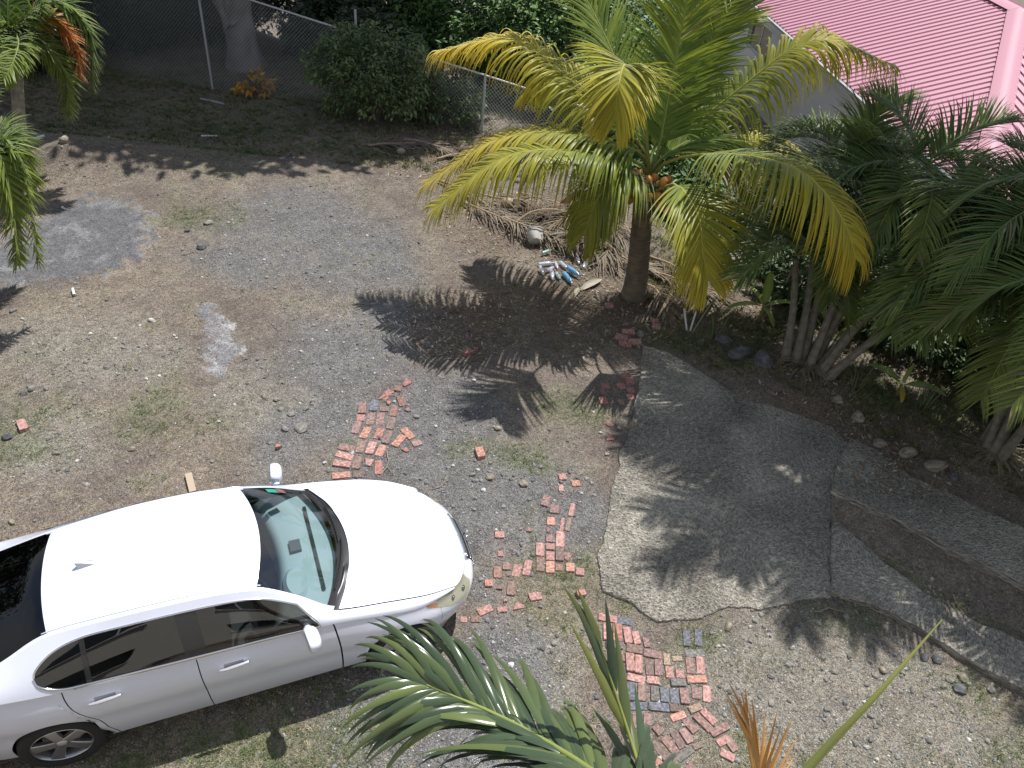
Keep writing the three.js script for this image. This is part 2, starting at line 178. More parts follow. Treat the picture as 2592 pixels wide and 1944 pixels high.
const LEFT_FRONDS_NEAR = [
  [[[-6.96,1.95,-9.16],[-6.53,2.46,-9.22],[-6.36,2.05,-9.09],[-6.42,0.86,-8.93]],0.35],
  [[[-6.99,1.90,-9.13],[-6.52,2.39,-8.99],[-6.40,1.93,-8.82],[-6.49,1.03,-8.63]],0.3],
  [[[-7.00,1.97,-9.25],[-6.90,2.35,-9.70],[-6.87,2.11,-9.96],[-6.91,1.39,-10.05]],0.2],
  [[[-7.10,1.93,-9.18],[-7.31,2.35,-9.01],[-7.64,2.08,-8.73],[-7.90,1.23,-8.35]],0.3],
  [[[-7.00,1.96,-9.13],[-6.71,2.43,-8.72],[-6.64,2.18,-8.26],[-6.80,1.44,-8.00]],0.3],
  [[[-7.10,1.93,-9.30],[-7.25,2.57,-9.81],[-7.29,2.87,-10.28],[-7.26,2.87,-10.66]],0.2],
  [[[-7.14,1.94,-9.27],[-7.60,2.45,-9.54],[-8.00,2.56,-9.60],[-8.42,2.25,-9.51]],0.2]];
const NEAR_FRONDS = [
  [[[0.43,5.26,-0.73],[0.32,5.04,-0.97],[0.08,4.95,-1.14],[-0.17,5.01,-1.19]],0.25],
  [[[0.45,5.28,-0.66],[0.45,5.11,-0.84],[0.42,5.05,-1.02],[0.30,5.24,-1.21]],0.1],
  [[[0.53,5.21,-0.67],[0.62,5.23,-0.79],[0.64,5.30,-0.87],[0.59,5.43,-0.95]],1.7]];
const SPEAR = [
  [[[0.50,5.53,-0.62],[0.59,5.70,-0.71],[0.67,5.86,-0.77],[0.75,5.99,-0.84]],0]];
const NEAR_HEART = [0.49,5.23,-0.63];
const CLUMP_ONE = [[3.89,-9.55,3.61,1.79,-9.75], [4.02,-9.47,3.96,1.78,-10.16], [4.19,-9.39,4.41,2.42,-9.97], [4.32,-9.31,5.01,2.24,-9.34], [4.39,-9.22,5.34,2.00,-8.92], [4.14,-9.54,4.18,2.74,-10.71], [4.27,-9.51,4.87,2.94,-10.09], [4.31,-9.44,5.48,2.45,-9.54]];
const CLUMP_TWO = [[6.22,-8.00,5.90,2.33,-8.32], [6.28,-7.93,5.99,2.85,-8.01], [6.33,-7.98,5.74,2.77,-9.03], [6.33,-7.89,6.12,2.77,-7.27], [6.27,-7.97,6.05,3.16,-8.70]];
const GRAVEL_SPOTS = [[-3.96,-12.21,1.30], [-2.79,-11.23,1.10], [-4.20,-10.94,0.90], [-2.26,-8.86,1.00], [-1.62,-9.64,0.70], [-2.31,-7.50,0.70], [-1.06,-7.02,0.90], [0.11,-6.43,0.90], [-0.38,-6.01,0.80], [-0.90,-7.90,0.80], [0.65,-6.44,0.50], [-0.65,-3.64,0.80], [0.09,-4.28,0.60], [-0.10,-5.29,0.40], [-2.52,-6.96,0.60], [-0.09,-3.53,0.60]];
const STONY_SPOTS = [[2.77,-4.55,0.80], [3.49,-4.69,0.70], [2.86,-3.86,0.90], [4.08,-4.36,0.60], [4.42,-4.03,0.60], [-5.90,-8.21,0.90], [-4.95,-8.18,0.60], [-5.24,-6.54,0.60], [0.49,-4.33,0.50], [-3.15,-7.54,0.60], [3.72,-3.86,0.70]];
const GREEN_SPOTS = [[-4.30,-7.31,0.45], [-5.68,-12.16,0.60], [-5.90,-14.44,0.80], [-5.81,-6.69,0.50], [0.83,-5.47,0.30], [0.74,-5.05,0.30], [1.14,-6.09,0.22], [0.79,-7.99,0.50], [0.17,-7.17,0.35], [-1.84,-3.30,0.80], [-2.49,-3.11,0.70], [-1.30,-3.40,0.50], [4.95,-4.27,0.45], [5.03,-3.92,0.40], [1.98,-4.95,0.25], [2.40,-3.59,0.30], [1.22,-5.17,0.25], [3.08,-10.15,0.50], [2.17,-10.10,0.50], [4.14,-5.72,0.50], [4.91,-5.46,0.50], [5.27,-5.22,0.50], [-8.55,-16.70,1.60], [-5.96,-16.66,1.60], [-0.52,-7.19,0.30], [4.89,-9.25,0.60], [6.25,-8.78,0.80], [4.03,-10.69,0.40]];
const LITTER_SPOTS = [[0.90,-10.60,1.00], [2.01,-11.08,0.80], [-0.36,-13.01,0.90], [0.89,-13.28,1.00], [3.85,-10.91,0.70], [4.16,-8.92,0.60], [4.86,-7.92,0.60], [-2.44,-15.66,1.00], [-1.76,-16.31,1.00], [-0.82,-9.79,0.60]];
// ---------------------------------------------------------------- terrain
// the yard is level; past the drive and the palm clumps the bank falls away to the neighbour's plot
function groundHeight(x, z) {
  const d = (x - 1.86) * 0.49 + (z + 9.7) * -0.87;                       // metres beyond the drive's upper edge
  const start = lerp(1.5, 5.2, smooth(4.2, -1.5, x));
  let y = -2.9 * smooth(0, 8.5, d - start);
  y += 0.32 * Math.exp(-(((x + 8.5) / 0.75) ** 2 + ((z + 13.55) / 0.65) ** 2));   // heap of soil under the far left palm
  y += 0.10 * Math.exp(-(((x + 7.6) / 0.9) ** 2 + ((z + 13.9) / 0.5) ** 2));
  y -= 0.3 * smooth(-14.5, -15.4, z) * smooth(-4.5, -7, x) * smooth(-30, -24, z);
  y += 0.16 * smooth(0.55, 0, Math.hypot((x - 4.2) / 1.4, (z + 9.25) / 0.9) - 0.4);   // root mounds of the clumps
  y += 0.14 * smooth(0.5, 0, Math.hypot((x - 6.25) / 0.8, (z + 7.95) / 0.7) - 0.3);
  const inYard = smooth(0.4, -0.6, d);
  y += (0.02 + 0.05 * (1 - inYard)) * fbm(x * 0.9, z * 0.9) + 0.012 * fbm(x * 4, z * 4, 2);
  return y;
}
const spotMask = (spots, x, z, soft = 0.6) => { let m = 0; for (const [a, b, r] of spots) { const d2 = Math.hypot(x - a, z - b) / r; if (d2 < 1.8) m = Math.max(m, 1 - smooth(1 - soft, 1 + soft, d2)); } return m; };
function inside(poly, x, z) { let c = false; for (let i = 0, j = poly.length - 1; i < poly.length; j = i++) { const [a, b] = poly[i], [e, f] = poly[j]; if ((b > z) !== (f > z) && x < (e - a) * (z - b) / (f - b) + a) c = !c; } return c; }
const C_SOIL = [0.168, 0.138, 0.115], C_STRAW = [0.243, 0.2, 0.158], C_GRAVEL = [0.165, 0.163, 0.163], C_GREEN = [0.125, 0.14, 0.07], C_LITTER = [0.15, 0.11, 0.08], C_TAN = [0.255, 0.235, 0.198];
function cover(x, z) {                                                       // what the ground is made of here
  const n1 = fbm(x * 0.55 + 9, z * 0.55, 4), n2 = fbm(x * 2.1, z * 2.1 + 40, 3), n3 = fbm(x * 6.5 + 3, z * 6.5, 2);
  const wx = x + 0.5 * noise(x * 0.9, z * 0.9, 3), wz = z + 0.5 * noise(x * 0.9, z * 0.9, 9);
  const gravel = clamp(spotMask(GRAVEL_SPOTS, wx, wz) + n2 * 0.5) * smooth(-15, -14, z);
  const stony = clamp(spotMask(STONY_SPOTS, wx, wz) + n2 * 0.4);
  const green = clamp(spotMask(GREEN_SPOTS, wx, wz, 0.9) * 0.8 + n2 * 0.9 + n3 * 0.6 - 0.08);
  const litter = clamp(spotMask(LITTER_SPOTS, wx, wz) + n2 * 0.4);
  return { n1, n2, n3, gravel, stony, green, litter };
}
function groundColor(x, z) {
  const m = cover(x, z);
  let c = mix3(C_SOIL, C_STRAW, clamp(0.5 + m.n1 * 1.9 + m.n2 * 1.1));
  c = mix3(c, C_TAN, 0.8 * m.stony);
  c = mix3(c, C_GRAVEL, 0.85 * m.gravel);
  c = mix3(c, C_LITTER, 0.75 * m.litter);
  c = mix3(c, C_GREEN, 0.7 * m.green);
  const k = 1 + 0.22 * m.n3 + 0.18 * m.n2;
  return [c[0] * k, c[1] * k, c[2] * k];
}
const tn = tiled(11), tn2 = tiled(12);
const grain = texture(1024, 1024, (u, v) => {
  const a = tn(u, v, 512), b = tn2(u, v, 256), c = tn(u, v, 96), d = tn2(u, v, 24);
  const fleck = a > 0.88 ? 0.3 : a < 0.1 ? -0.22 : 0;
  const g = 0.66 + 0.30 * (a - 0.5) + 0.22 * (b - 0.5) + 0.16 * (c - 0.5) + 0.1 * (d - 0.5) + fleck;
  const w = 0.03 * (tn2(u, v, 128) - 0.5);
  return [g + w, g, g - w];
});
const grainBump = texture(1024, 1024, (u, v) => { const g = 0.5 * tn(u, v, 400) + 0.3 * tn2(u, v, 180) + 0.2 * tn(u, v, 60); return [g, g, g]; }, 1, false);
{
  const axis = (lo, hi, fine, far0, far1) => { const a = []; for (let x = lo; x <= hi; x += fine) a.push(x); let s = fine * 1.5, x = hi; while (x < far1) { x += s; s *= 1.12; a.push(x); } s = fine * 1.5; x = lo; while (x > far0) { x -= s; s *= 1.12; a.unshift(x); } return a; };
  const xs = axis(-10, 7.5, 0.075, -170, 170), zs = axis(-16.5, -2.4, 0.075, -330, 120);
  const pos = [], col = [], uv = [], idx = [];
  for (const z of zs) for (const x of xs) { pos.push(x, groundHeight(x, z), z); col.push(...groundColor(x, z).map((q) => q * 2.1)); uv.push(x / 2.7, -z / 2.7); }
  const w = xs.length;
  for (let j = 0; j + 1 < zs.length; j++) for (let i = 0; i + 1 < w; i++) { const a = j * w + i; idx.push(a, a + w, a + 1, a + 1, a + w, a + w + 1); }
  const g = new THREE.BufferGeometry();
  g.setAttribute('position', new THREE.Float32BufferAttribute(pos, 3)); g.setAttribute('color', new THREE.Float32BufferAttribute(col, 3)); g.setAttribute('uv', new THREE.Float32BufferAttribute(uv, 2));
  g.setIndex(idx); g.computeVertexNormals();
  struct('ground', g, new THREE.MeshStandardMaterial({ vertexColors: true, map: grain, bumpMap: grainBump, bumpScale: 0.02, roughness: 0.97 }));
}

// ---------------------------------------------------------------- concrete: the drive, its two wheel strips, two old slabs
function ragged(poly, step, amount, seed, keep = () => false) {
  const r = rng(seed), out = [];
  for (let i = 0; i < poly.length; i++) {
    const [a, b] = poly[i], [c, d] = poly[(i + 1) % poly.length], L = Math.hypot(c - a, d - b), n = Math.max(1, Math.round(L / step));
    for (let k = 0; k < n; k++) { const t = k / n, x = lerp(a, c, t), z = lerp(b, d, t), q = keep(x, z) ? 0 : amount * (0.6 * noise(x * 5, z * 5, seed) + 0.5 * (r() - 0.5)); out.push([x - q * (d - b) / L, z + q * (c - a) / L]); }
  }
  return out;
}
function slab(poly, top, thick, uvScale) {
  const sh = new THREE.Shape(poly.map(([x, z]) => new THREE.Vector2(x, -z)));
  const g = new THREE.ExtrudeGeometry(sh, { depth: thick, bevelEnabled: true, bevelSize: 0.012, bevelThickness: 0.012, bevelSegments: 2, steps: 1 });
  g.rotateX(-Math.PI / 2); g.translate(0, top - thick, 0);
  const p = g.attributes.position, uv = g.attributes.uv;
  const nm = g.attributes.normal; for (let i = 0; i < p.count; i++) if (Math.abs(nm.getY(i)) > 0.4) uv.setXY(i, p.getX(i) / uvScale, -p.getZ(i) / uvScale); else uv.setXY(i, (p.getX(i) - p.getZ(i)) / uvScale, p.getY(i) / uvScale);
  return g;
}
// mortar dragged with a stiff broom: every sweep has its own direction, ridges are broken by grit
const sweepSeeds = (() => { const r = rng(77); return Array.from({ length: 110 }, () => ({ x: r(), y: r(), a: r.r(-0.4, 1.6), c: r.r(-0.7, 0.7) })); })();
function mortar() {
  const S = 1536, M = 6.2, col = new Uint8Array(S * S * 4), hei = new Uint8Array(S * S * 4), v1 = tiled(71), v2 = tiled(72), cells = 16;
  const near = Array.from({ length: cells * cells }, (_, k) => { const cx = (k % cells + 0.5) / cells, cy = (Math.floor(k / cells) + 0.5) / cells; return sweepSeeds.map((s) => { let dx = Math.abs(s.x - cx), dy = Math.abs(s.y - cy); dx = Math.min(dx, 1 - dx); dy = Math.min(dy, 1 - dy); return [dx * dx + dy * dy, s]; }).sort((p, q) => p[0] - q[0]).slice(0, 7).map((q) => q[1]); });
  for (let j = 0; j < S; j++) for (let i = 0; i < S; i++) {
    const u = i / S, v = j / S, wob = 0.05 * (v1(u, v, 20) - 0.5), list = near[Math.floor(v * cells) * cells + Math.floor(u * cells)]; let best = 9, s = list[0];
    for (const q of list) { let dx = u - q.x + wob, dy = v - q.y + wob; dx -= Math.round(dx); dy -= Math.round(dy); const d = dx * dx + dy * dy; if (d < best) { best = d; s = q; } }
    let px = u - s.x, py = v - s.y; px -= Math.round(px); py -= Math.round(py);
    const a = s.a + s.c * px * 6, ca = Math.cos(a), sa = Math.sin(a), along = (px * ca + py * sa) * M, across = (-px * sa + py * ca) * M;
    const ridge = v1(along * 0.34 + s.x + 3, across * 1.35 + s.y + 3, 60) * 0.5 + v2(along * 0.75 + 5, across * 2.6 + 5, 60) * 0.5;
    const grit = v2(u, v, 760), lump = v1(u, v, 300), patch = v2(u, v, 14), pit = grit > 0.93 ? -0.3 : grit < 0.06 ? 0.22 : 0;
    const h = clamp(0.5 + 0.95 * (ridge - 0.5) + 0.6 * (lump - 0.5) + 0.5 * (grit - 0.5) + pit), g = 0.64 + 0.24 * (ridge - 0.5) + 0.2 * (lump - 0.5) + 0.22 * (grit - 0.5) + 0.2 * (patch - 0.5) + pit * 0.5, k = (j * S + i) * 4;
    col[k] = clamp(g) * 255; col[k + 1] = clamp(g * 0.975) * 255; col[k + 2] = clamp(g * 0.925) * 255; col[k + 3] = 255; hei[k] = hei[k + 1] = hei[k + 2] = h * 255; hei[k + 3] = 255;
  }
  const make = (d, srgb) => { const t = new THREE.DataTexture(d, S, S); t.wrapS = t.wrapT = THREE.RepeatWrapping; t.magFilter = THREE.LinearFilter; t.minFilter = THREE.LinearMipmapLinearFilter; t.generateMipmaps = true; if (srgb) t.colorSpace = THREE.SRGBColorSpace; t.needsUpdate = true; return t; };
  return [make(col, true), make(hei, false)];
}
const [mortarMap, mortarBump] = mortar();
const drive = new THREE.MeshStandardMaterial({ map: mortarMap, bumpMap: mortarBump, bumpScale: 0.035, roughness: 0.95 });
drive.color.setRGB(0.76, 0.74, 0.7);
const stripUV = 6.2;
struct('concrete_drive', slab(ragged(ragged(APRON, 0.2, 0.045, 3), 0.035, 0.028, 13), 0.018, 0.3, stripUV), drive);
struct('concrete_strip', slab(ragged(STRIP_UP, 0.08, 0.03, 5), 0.08, 0.35, stripUV), drive);
struct('concrete_strip', slab(ragged(STRIP_LOW, 0.08, 0.035, 6), 0.07, 0.35, stripUV), drive);
const tn3 = tiled(33);
function edgeDistance(poly, x, z) { let m = 1e9; for (let i = 0, j = poly.length - 1; i < poly.length; j = i++) { const [a, b] = poly[j], [c, d] = poly[i], k = clamp(((x - a) * (c - a) + (z - b) * (d - b)) / ((c - a) ** 2 + (d - b) ** 2)); m = Math.min(m, Math.hypot(x - lerp(a, c, k), z - lerp(b, d, k))); } return inside(poly, x, z) ? m : -m; }
// worn concrete, scuffed and half silted over, whose edges run out under the soil
function sunkSlab(poly, lift, wild, tones, bare, cells) {
  const xs = poly.map((p) => p[0]), zs = poly.map((p) => p[1]), s = new Shape(), uv = [];
  const X = range(Math.min(...xs) - 0.35, Math.max(...xs) + 0.35, cells), Z = range(Math.min(...zs) - 0.35, Math.max(...zs) + 0.35, cells);
  for (const x of X) for (const z of Z) {
    const e = edgeDistance(poly, x, z) + wild * (0.9 * fbm(x * 1.6 + 7, z * 1.6, 4) + 0.3 * noise(x * 9, z * 9, 2) + 0.25 * noise(x * 27, z * 27, 5));
    const n = fbm(x * 2.3 + 11, z * 2.3, 4), show = smooth(0.02, bare, e + 0.5 * fbm(x * 4 + 3, z * 4, 3)), pale = smooth(0.0, 0.3, n + 0.25 * noise(x * 12, z * 12, 8));
    s.v(V(x, groundHeight(x, z) + clamp(e * 0.1, -0.05, lift) + 0.004 * noise(x * 7, z * 7, 6), z), mix3(groundColor(x, z), mix3(tones[0], tones[1], pale), show).map((q) => q * 2.1)); uv.push(x / 2.7, -z / 2.7);
  }
  for (let i = 0; i < cells; i++) for (let j = 0; j < cells; j++) { const a = i * (cells + 1) + j; s.quad(a, a + 1, a + cells + 2, a + cells + 1); }
  const g = s.geo(); g.setAttribute('uv', new THREE.Float32BufferAttribute(uv, 2)); return g;
}
const silted = new THREE.MeshStandardMaterial({ vertexColors: true, map: grain, bumpMap: grainBump, bumpScale: 0.01, roughness: 0.96 });
struct('old_slab', sunkSlab(SLAB_LEFT, 0.016, 0.45, [[0.125, 0.125, 0.132], [0.2, 0.2, 0.205]], 0.3, 100), silted);
struct('old_slab', sunkSlab(SLAB_MID, 0.012, 0.4, [[0.2, 0.195, 0.2], [0.36, 0.35, 0.345]], 0.12, 80), silted);
const onConcrete = (x, z) => (inside(APRON, x, z) && !(z > -6.1 && edgeDistance(APRON, x, z) < 0.28 + 0.5 * noise(x * 2.2, z * 2.2, 3))) || inside(STRIP_UP, x, z) || inside(STRIP_LOW, x, z) || [SLAB_LEFT, SLAB_MID].some((p) => edgeDistance(p, x, z) > 0.3 + 0.6 * noise(x * 2.5, z * 2.5, 4));
const surface = (x, z) => inside(APRON, x, z) ? 0.03 : inside(STRIP_UP, x, z) ? 0.092 : inside(STRIP_LOW, x, z) ? 0.082 : inside(SLAB_LEFT, x, z) || inside(SLAB_MID, x, z) ? groundHeight(x, z) + 0.012 : groundHeight(x, z);

// ---------------------------------------------------------------- brick paving: what is left of it, brick by brick
const BRICK_TONES = [[0.45, 0.22, 0.19], [0.53, 0.305, 0.27], [0.56, 0.3, 0.235], [0.36, 0.235, 0.215], [0.3, 0.205, 0.17], [0.25, 0.24, 0.225], [0.185, 0.19, 0.22], [0.44, 0.33, 0.25]];
const brickGrain = texture(128, 128, (u, v) => { const a = tn3(u, v, 64), b = tn3(u, v, 10); const g = 0.8 + 0.2 * (a - 0.5) + 0.3 * (b - 0.5) + (a > 0.93 ? -0.3 : 0); return [g, g * (0.97 + 0.06 * b), g * (0.95 + 0.1 * b)]; });
const brickBump = texture(128, 128, (u, v) => { const g = 0.6 * tn3(u, v, 48) + 0.4 * tn3(u, v, 12); return [g, g, g]; }, 1, false);
const brickSet = (k) => BRICK_TONES.map((c) => { const m = new THREE.MeshStandardMaterial({ map: brickGrain, bumpMap: brickBump, bumpScale: 0.004, roughness: 0.93 }); m.color.setRGB(...mix3(c, [0.3, 0.26, 0.22], k < 1 ? 0.35 : 0).map((q) => q * 1.3 * k)); return m; });
const brickMats = brickSet(1), brickVariants = [brickMats, brickMats, brickSet(0.8), brickSet(1.16)];
function brickShape(seed, broken) {
  const r = rng(seed), h = 0.5, pts = [];
  const corners = broken ? [[-h, -h], [h * r.r(0.3, 1), -h * r.r(0.6, 1)], [h, h * r.r(-0.3, 0.5)], [-h * r.r(0.2, 0.7), h]] : [[-h, -h], [h, -h], [h, h], [-h, h]];
  corners.forEach(([x, z], i) => {
    const [a, b] = corners[(i + 3) % 4], [c, d] = corners[(i + 1) % 4], k1 = r() < 0.25 ? r.r(0.1, 0.22) : r.r(0.02, 0.06), k2 = r() < 0.25 ? r.r(0.1, 0.22) : r.r(0.02, 0.06);
    pts.push(new THREE.Vector2(lerp(x, a, k1), lerp(z, b, k1)), new THREE.Vector2(lerp(x, c, k2), lerp(z, d, k2)));
  });
  const g = new THREE.ExtrudeGeometry(new THREE.Shape(pts), { depth: 0.9, bevelEnabled: true, bevelSize: 0.03, bevelThickness: 0.08, bevelSegments: 1, bevelOffset: -0.03, steps: 1 });
  g.rotateX(-Math.PI / 2); g.translate(0, -0.49, 0);
  const p = g.attributes.position, uv = g.attributes.uv;
  for (let i = 0; i < p.count; i++) uv.setXY(i, p.getX(i) * 0.9 + seed * 0.37, p.getZ(i) * 0.5 + seed * 0.21);
  return g;
}
const brickGeos = [0, 1, 2, 3].map((k) => brickShape(100 + k, false)), shardGeos = [0, 1, 2, 3].map((k) => brickShape(200 + k, true));
const bricksAt = [];
function paving(name, list, seed, raise) {
  const g = new THREE.Group(); g.name = name; g.userData.kind = 'structure'; scene.add(g);
  const r = rng(seed);
  list.forEach(([x, z, a, l, w, c, broken]) => {
    const m = part('brick', (broken ? shardGeos : brickGeos)[Math.floor(r() * 4)], r.pick(brickVariants)[c], g);
    const y = groundHeight(x, z);
    m.scale.set(l * 1.01, 0.06, w * 1.0); m.position.set(x, y + r.r(-0.028, -0.012) + raise, z); m.rotation.set(r.r(-0.03, 0.03), a, r.r(-0.03, 0.03));
    bricksAt.push([x, z]);
  });
  return g;
}
paving('brick_paving', BRICKS_BY_HOOD, 41, 0.008); paving('brick_paving_001', BRICKS_BY_NOSE, 42, 0.008);
paving('brick_paving_002', BRICKS_LARGE_PATCH, 43, 0.008); paving('brick_paving_003', BRICKS_BY_DRIVE, 44, 0.01);
const LOOSE_LABELS = ['orange half brick lying alone in the grass beside the drive', 'square brick lying alone in front of the coconut palm trunk', 'brick lying on litter near the white pipes', 'tilted brick lying on litter near the white pipes', 'brown brick lying on litter near the white pipes', 'pale broken brick beside the white pipes', 'brick of the small heap at the corner of the drive', 'brick of the small heap at the corner of the drive', 'brick of the small heap at the corner of the drive', 'brick of the small heap at the corner of the drive', 'red broken brick in the palm shadow on gravel', 'small red brick shard in the palm shadow on gravel', 'whole orange brick lying alone beside a big grey stone', 'pale orange brick lying alone on gravel before the car', 'orange brick shard sunk into the soil behind the car'];
LOOSE.forEach(([x, z, a, l, c], i) => {
  const r = rng(900 + i), heap = i >= 6 && i <= 9, small = l < 0.09;
  const m = single('loose_brick', (small || i === 5 ? shardGeos : brickGeos)[i % 4], brickMats[c], LOOSE_LABELS[i], 'brick', heap ? 'bricks heaped at the corner of the drive' : undefined);
  const len = heap ? 0.19 : Math.max(l, 0.08);
  m.scale.set(len, 0.06, Math.min(0.1, len * 0.75)); m.position.set(x, surface(x, z) + 0.022, z); m.rotation.set(r.r(-0.1, 0.1) + (heap ? r.r(-0.3, 0.3) : 0), a, r.r(-0.08, 0.08));
});

// ---------------------------------------------------------------- stones one can count
const STONE_TONES = [[0.3, 0.28, 0.25], [0.62, 0.6, 0.56], [0.15, 0.15, 0.155], [0.36, 0.31, 0.235]];
const stoneMats = STONE_TONES.map((c) => { const m = new THREE.MeshStandardMaterial({ map: brickGrain, bumpMap: brickBump, bumpScale: 0.004, roughness: 0.9 }); m.color.setRGB(...c.map((q) => q * 1.25)); return m; });
function stoneGeo(seed, detail = 2) {
  const g = new THREE.IcosahedronGeometry(1, detail), p = g.attributes.position, q = V(), r = rng(seed), cut = Array.from({ length: 5 }, () => [V(r.r(-1, 1), r.r(-0.6, 1), r.r(-1, 1)).normalize(), r.r(0.55, 0.85)]);
  for (let i = 0; i < p.count; i++) {
    q.fromBufferAttribute(p, i); const k = 1 + 0.18 * noise(q.x * 1.7 + seed, q.y * 1.7, q.z * 1.7); q.multiplyScalar(k);
    for (const [n, d] of cut) { const o = q.dot(n) - d; if (o > 0) q.addScaledVector(n, -o * 0.85); }
    p.setXYZ(i, q.x, q.y, q.z);
  }
  g.computeVertexNormals();
  return g;
}
const stoneGeos = range(1, 7, 6).map((k) => stoneGeo(k * 13));
const MARKS = [['on the gravel before the car bonnet', -0.6, -6.6], ['beside the bricks at the car nose', 0.3, -5.6], ['beside the big brick patch', 1.2, -4.3], ['on the stony ground below the lower wheel strip', 3.6, -4.6], ['on the stony ground right beside the big brick patch', 2.3, -4.5], ['close under the edge of the lower wheel strip', 4.0, -5.1], ['on the stony ground well away from bricks and strips', 3.4, -3.9], ['near the end of the lower wheel strip', 5, -4.2], ['by the pale slab patch in the yard', -4.2, -8.6], ['on the open yard behind the car roof', -3.6, -7], ['near the lone whole brick', -5.7, -6.8], ['beside the old dark slab', -6.3, -10], ['under the far left palm', -8.6, -13.5], ['on the gravel in mid yard', -1.6, -8.6], ['at the upper corner of the drive', 1.8, -9.4], ['under the first palm clump', 3.4, -9.6], ['on the bank above the upper wheel strip', 5.2, -8.2], ['near the car rear', -5, -5.5], ['by the loose dark brick in the far yard', -5, -11]];
STONES.forEach(([x, z, rad, tone], i) => {
  const r = rng(3000 + i);
  const where = MARKS.reduce((p, q) => Math.hypot(q[1] - x, q[2] - z) < Math.hypot(p[1] - x, p[2] - z) ? q : p)[0], size = rad > 0.11 ? 'large' : rad > 0.06 ? 'middling' : 'small', hue = ['grey', 'white', 'dark grey', 'tan'][tone];
  const m = single('stone', stoneGeos[i % 7], stoneMats[tone], `${size} ${hue} stone ${where}`, 'stone', `${size} ${hue} stones ${where}`);
  m.scale.set(rad * r.r(0.9, 1.15), rad * r.r(0.5, 0.75), rad * r.r(0.7, 1)); m.rotation.set(r.r(-0.2, 0.2), r.r(0, 6), r.r(-0.2, 0.2)); m.position.set(x, surface(x, z) + rad * 0.22, z);
});

// ---------------------------------------------------------------- palms
const leafy = (gloss, through) => new THREE.MeshPhysicalMaterial({ vertexColors: true, roughness: 1, transmission: through, thickness: 0, clearcoat: gloss, clearcoatRoughness: 0.32, side: THREE.DoubleSide, specularIntensity: 0.6 });
const M_FROND = leafy(0.45, 0.45), M_DEAD = new THREE.MeshStandardMaterial({ vertexColors: true, roughness: 0.95, side: THREE.DoubleSide }), M_STEM = new THREE.MeshStandardMaterial({ vertexColors: true, roughness: 0.7 }), M_BARK = new THREE.MeshStandardMaterial({ vertexColors: true, roughness: 0.95 });
const G_DEEP = [0.045, 0.105, 0.02], G_MID = [0.095, 0.185, 0.022], G_LIGHT = [0.22, 0.31, 0.035], Y_GOLD = [0.58, 0.41, 0.045], Y_ORANGE = [0.55, 0.22, 0.03], B_DRY = [0.3, 0.235, 0.165], B_GREY = [0.4, 0.36, 0.31], B_DARK = [0.13, 0.095, 0.065];

// one leaflet: a folded blade that bends under its own weight
function leaflet(s, start, dir, up, len, width, droop, segs, colorAt, fold = 0.35) {
  const d = dir.clone(), p = start.clone(), step = len / segs; let prev = null;
  for (let k = 0; k <= segs; k++) {
    const t = k / segs, w = width * (t < 0.25 ? lerp(0.45, 1, t / 0.25) : Math.pow(1 - (t - 0.25) / 0.75, 0.75)) * 0.5 + 0.0006;
    const side = d.clone().cross(up).normalize(), n = side.clone().cross(d).normalize(), c = colorAt(t);
    const a = s.v(p.clone().addScaledVector(side, -w).addScaledVector(n, -w * fold), c), b = s.v(p.clone(), [c[0] * 1.08, c[1] * 1.08, c[2] * 1.05]), e = s.v(p.clone().addScaledVector(side, w).addScaledVector(n, -w * fold), c);
    if (prev) { s.quad(prev[0], prev[1], b, a); s.quad(prev[1], prev[2], e, b); }
    prev = [a, b, e];
    p.addScaledVector(d, step);
    d.y -= droop * (0.5 + t) / segs; d.normalize();
  }
}
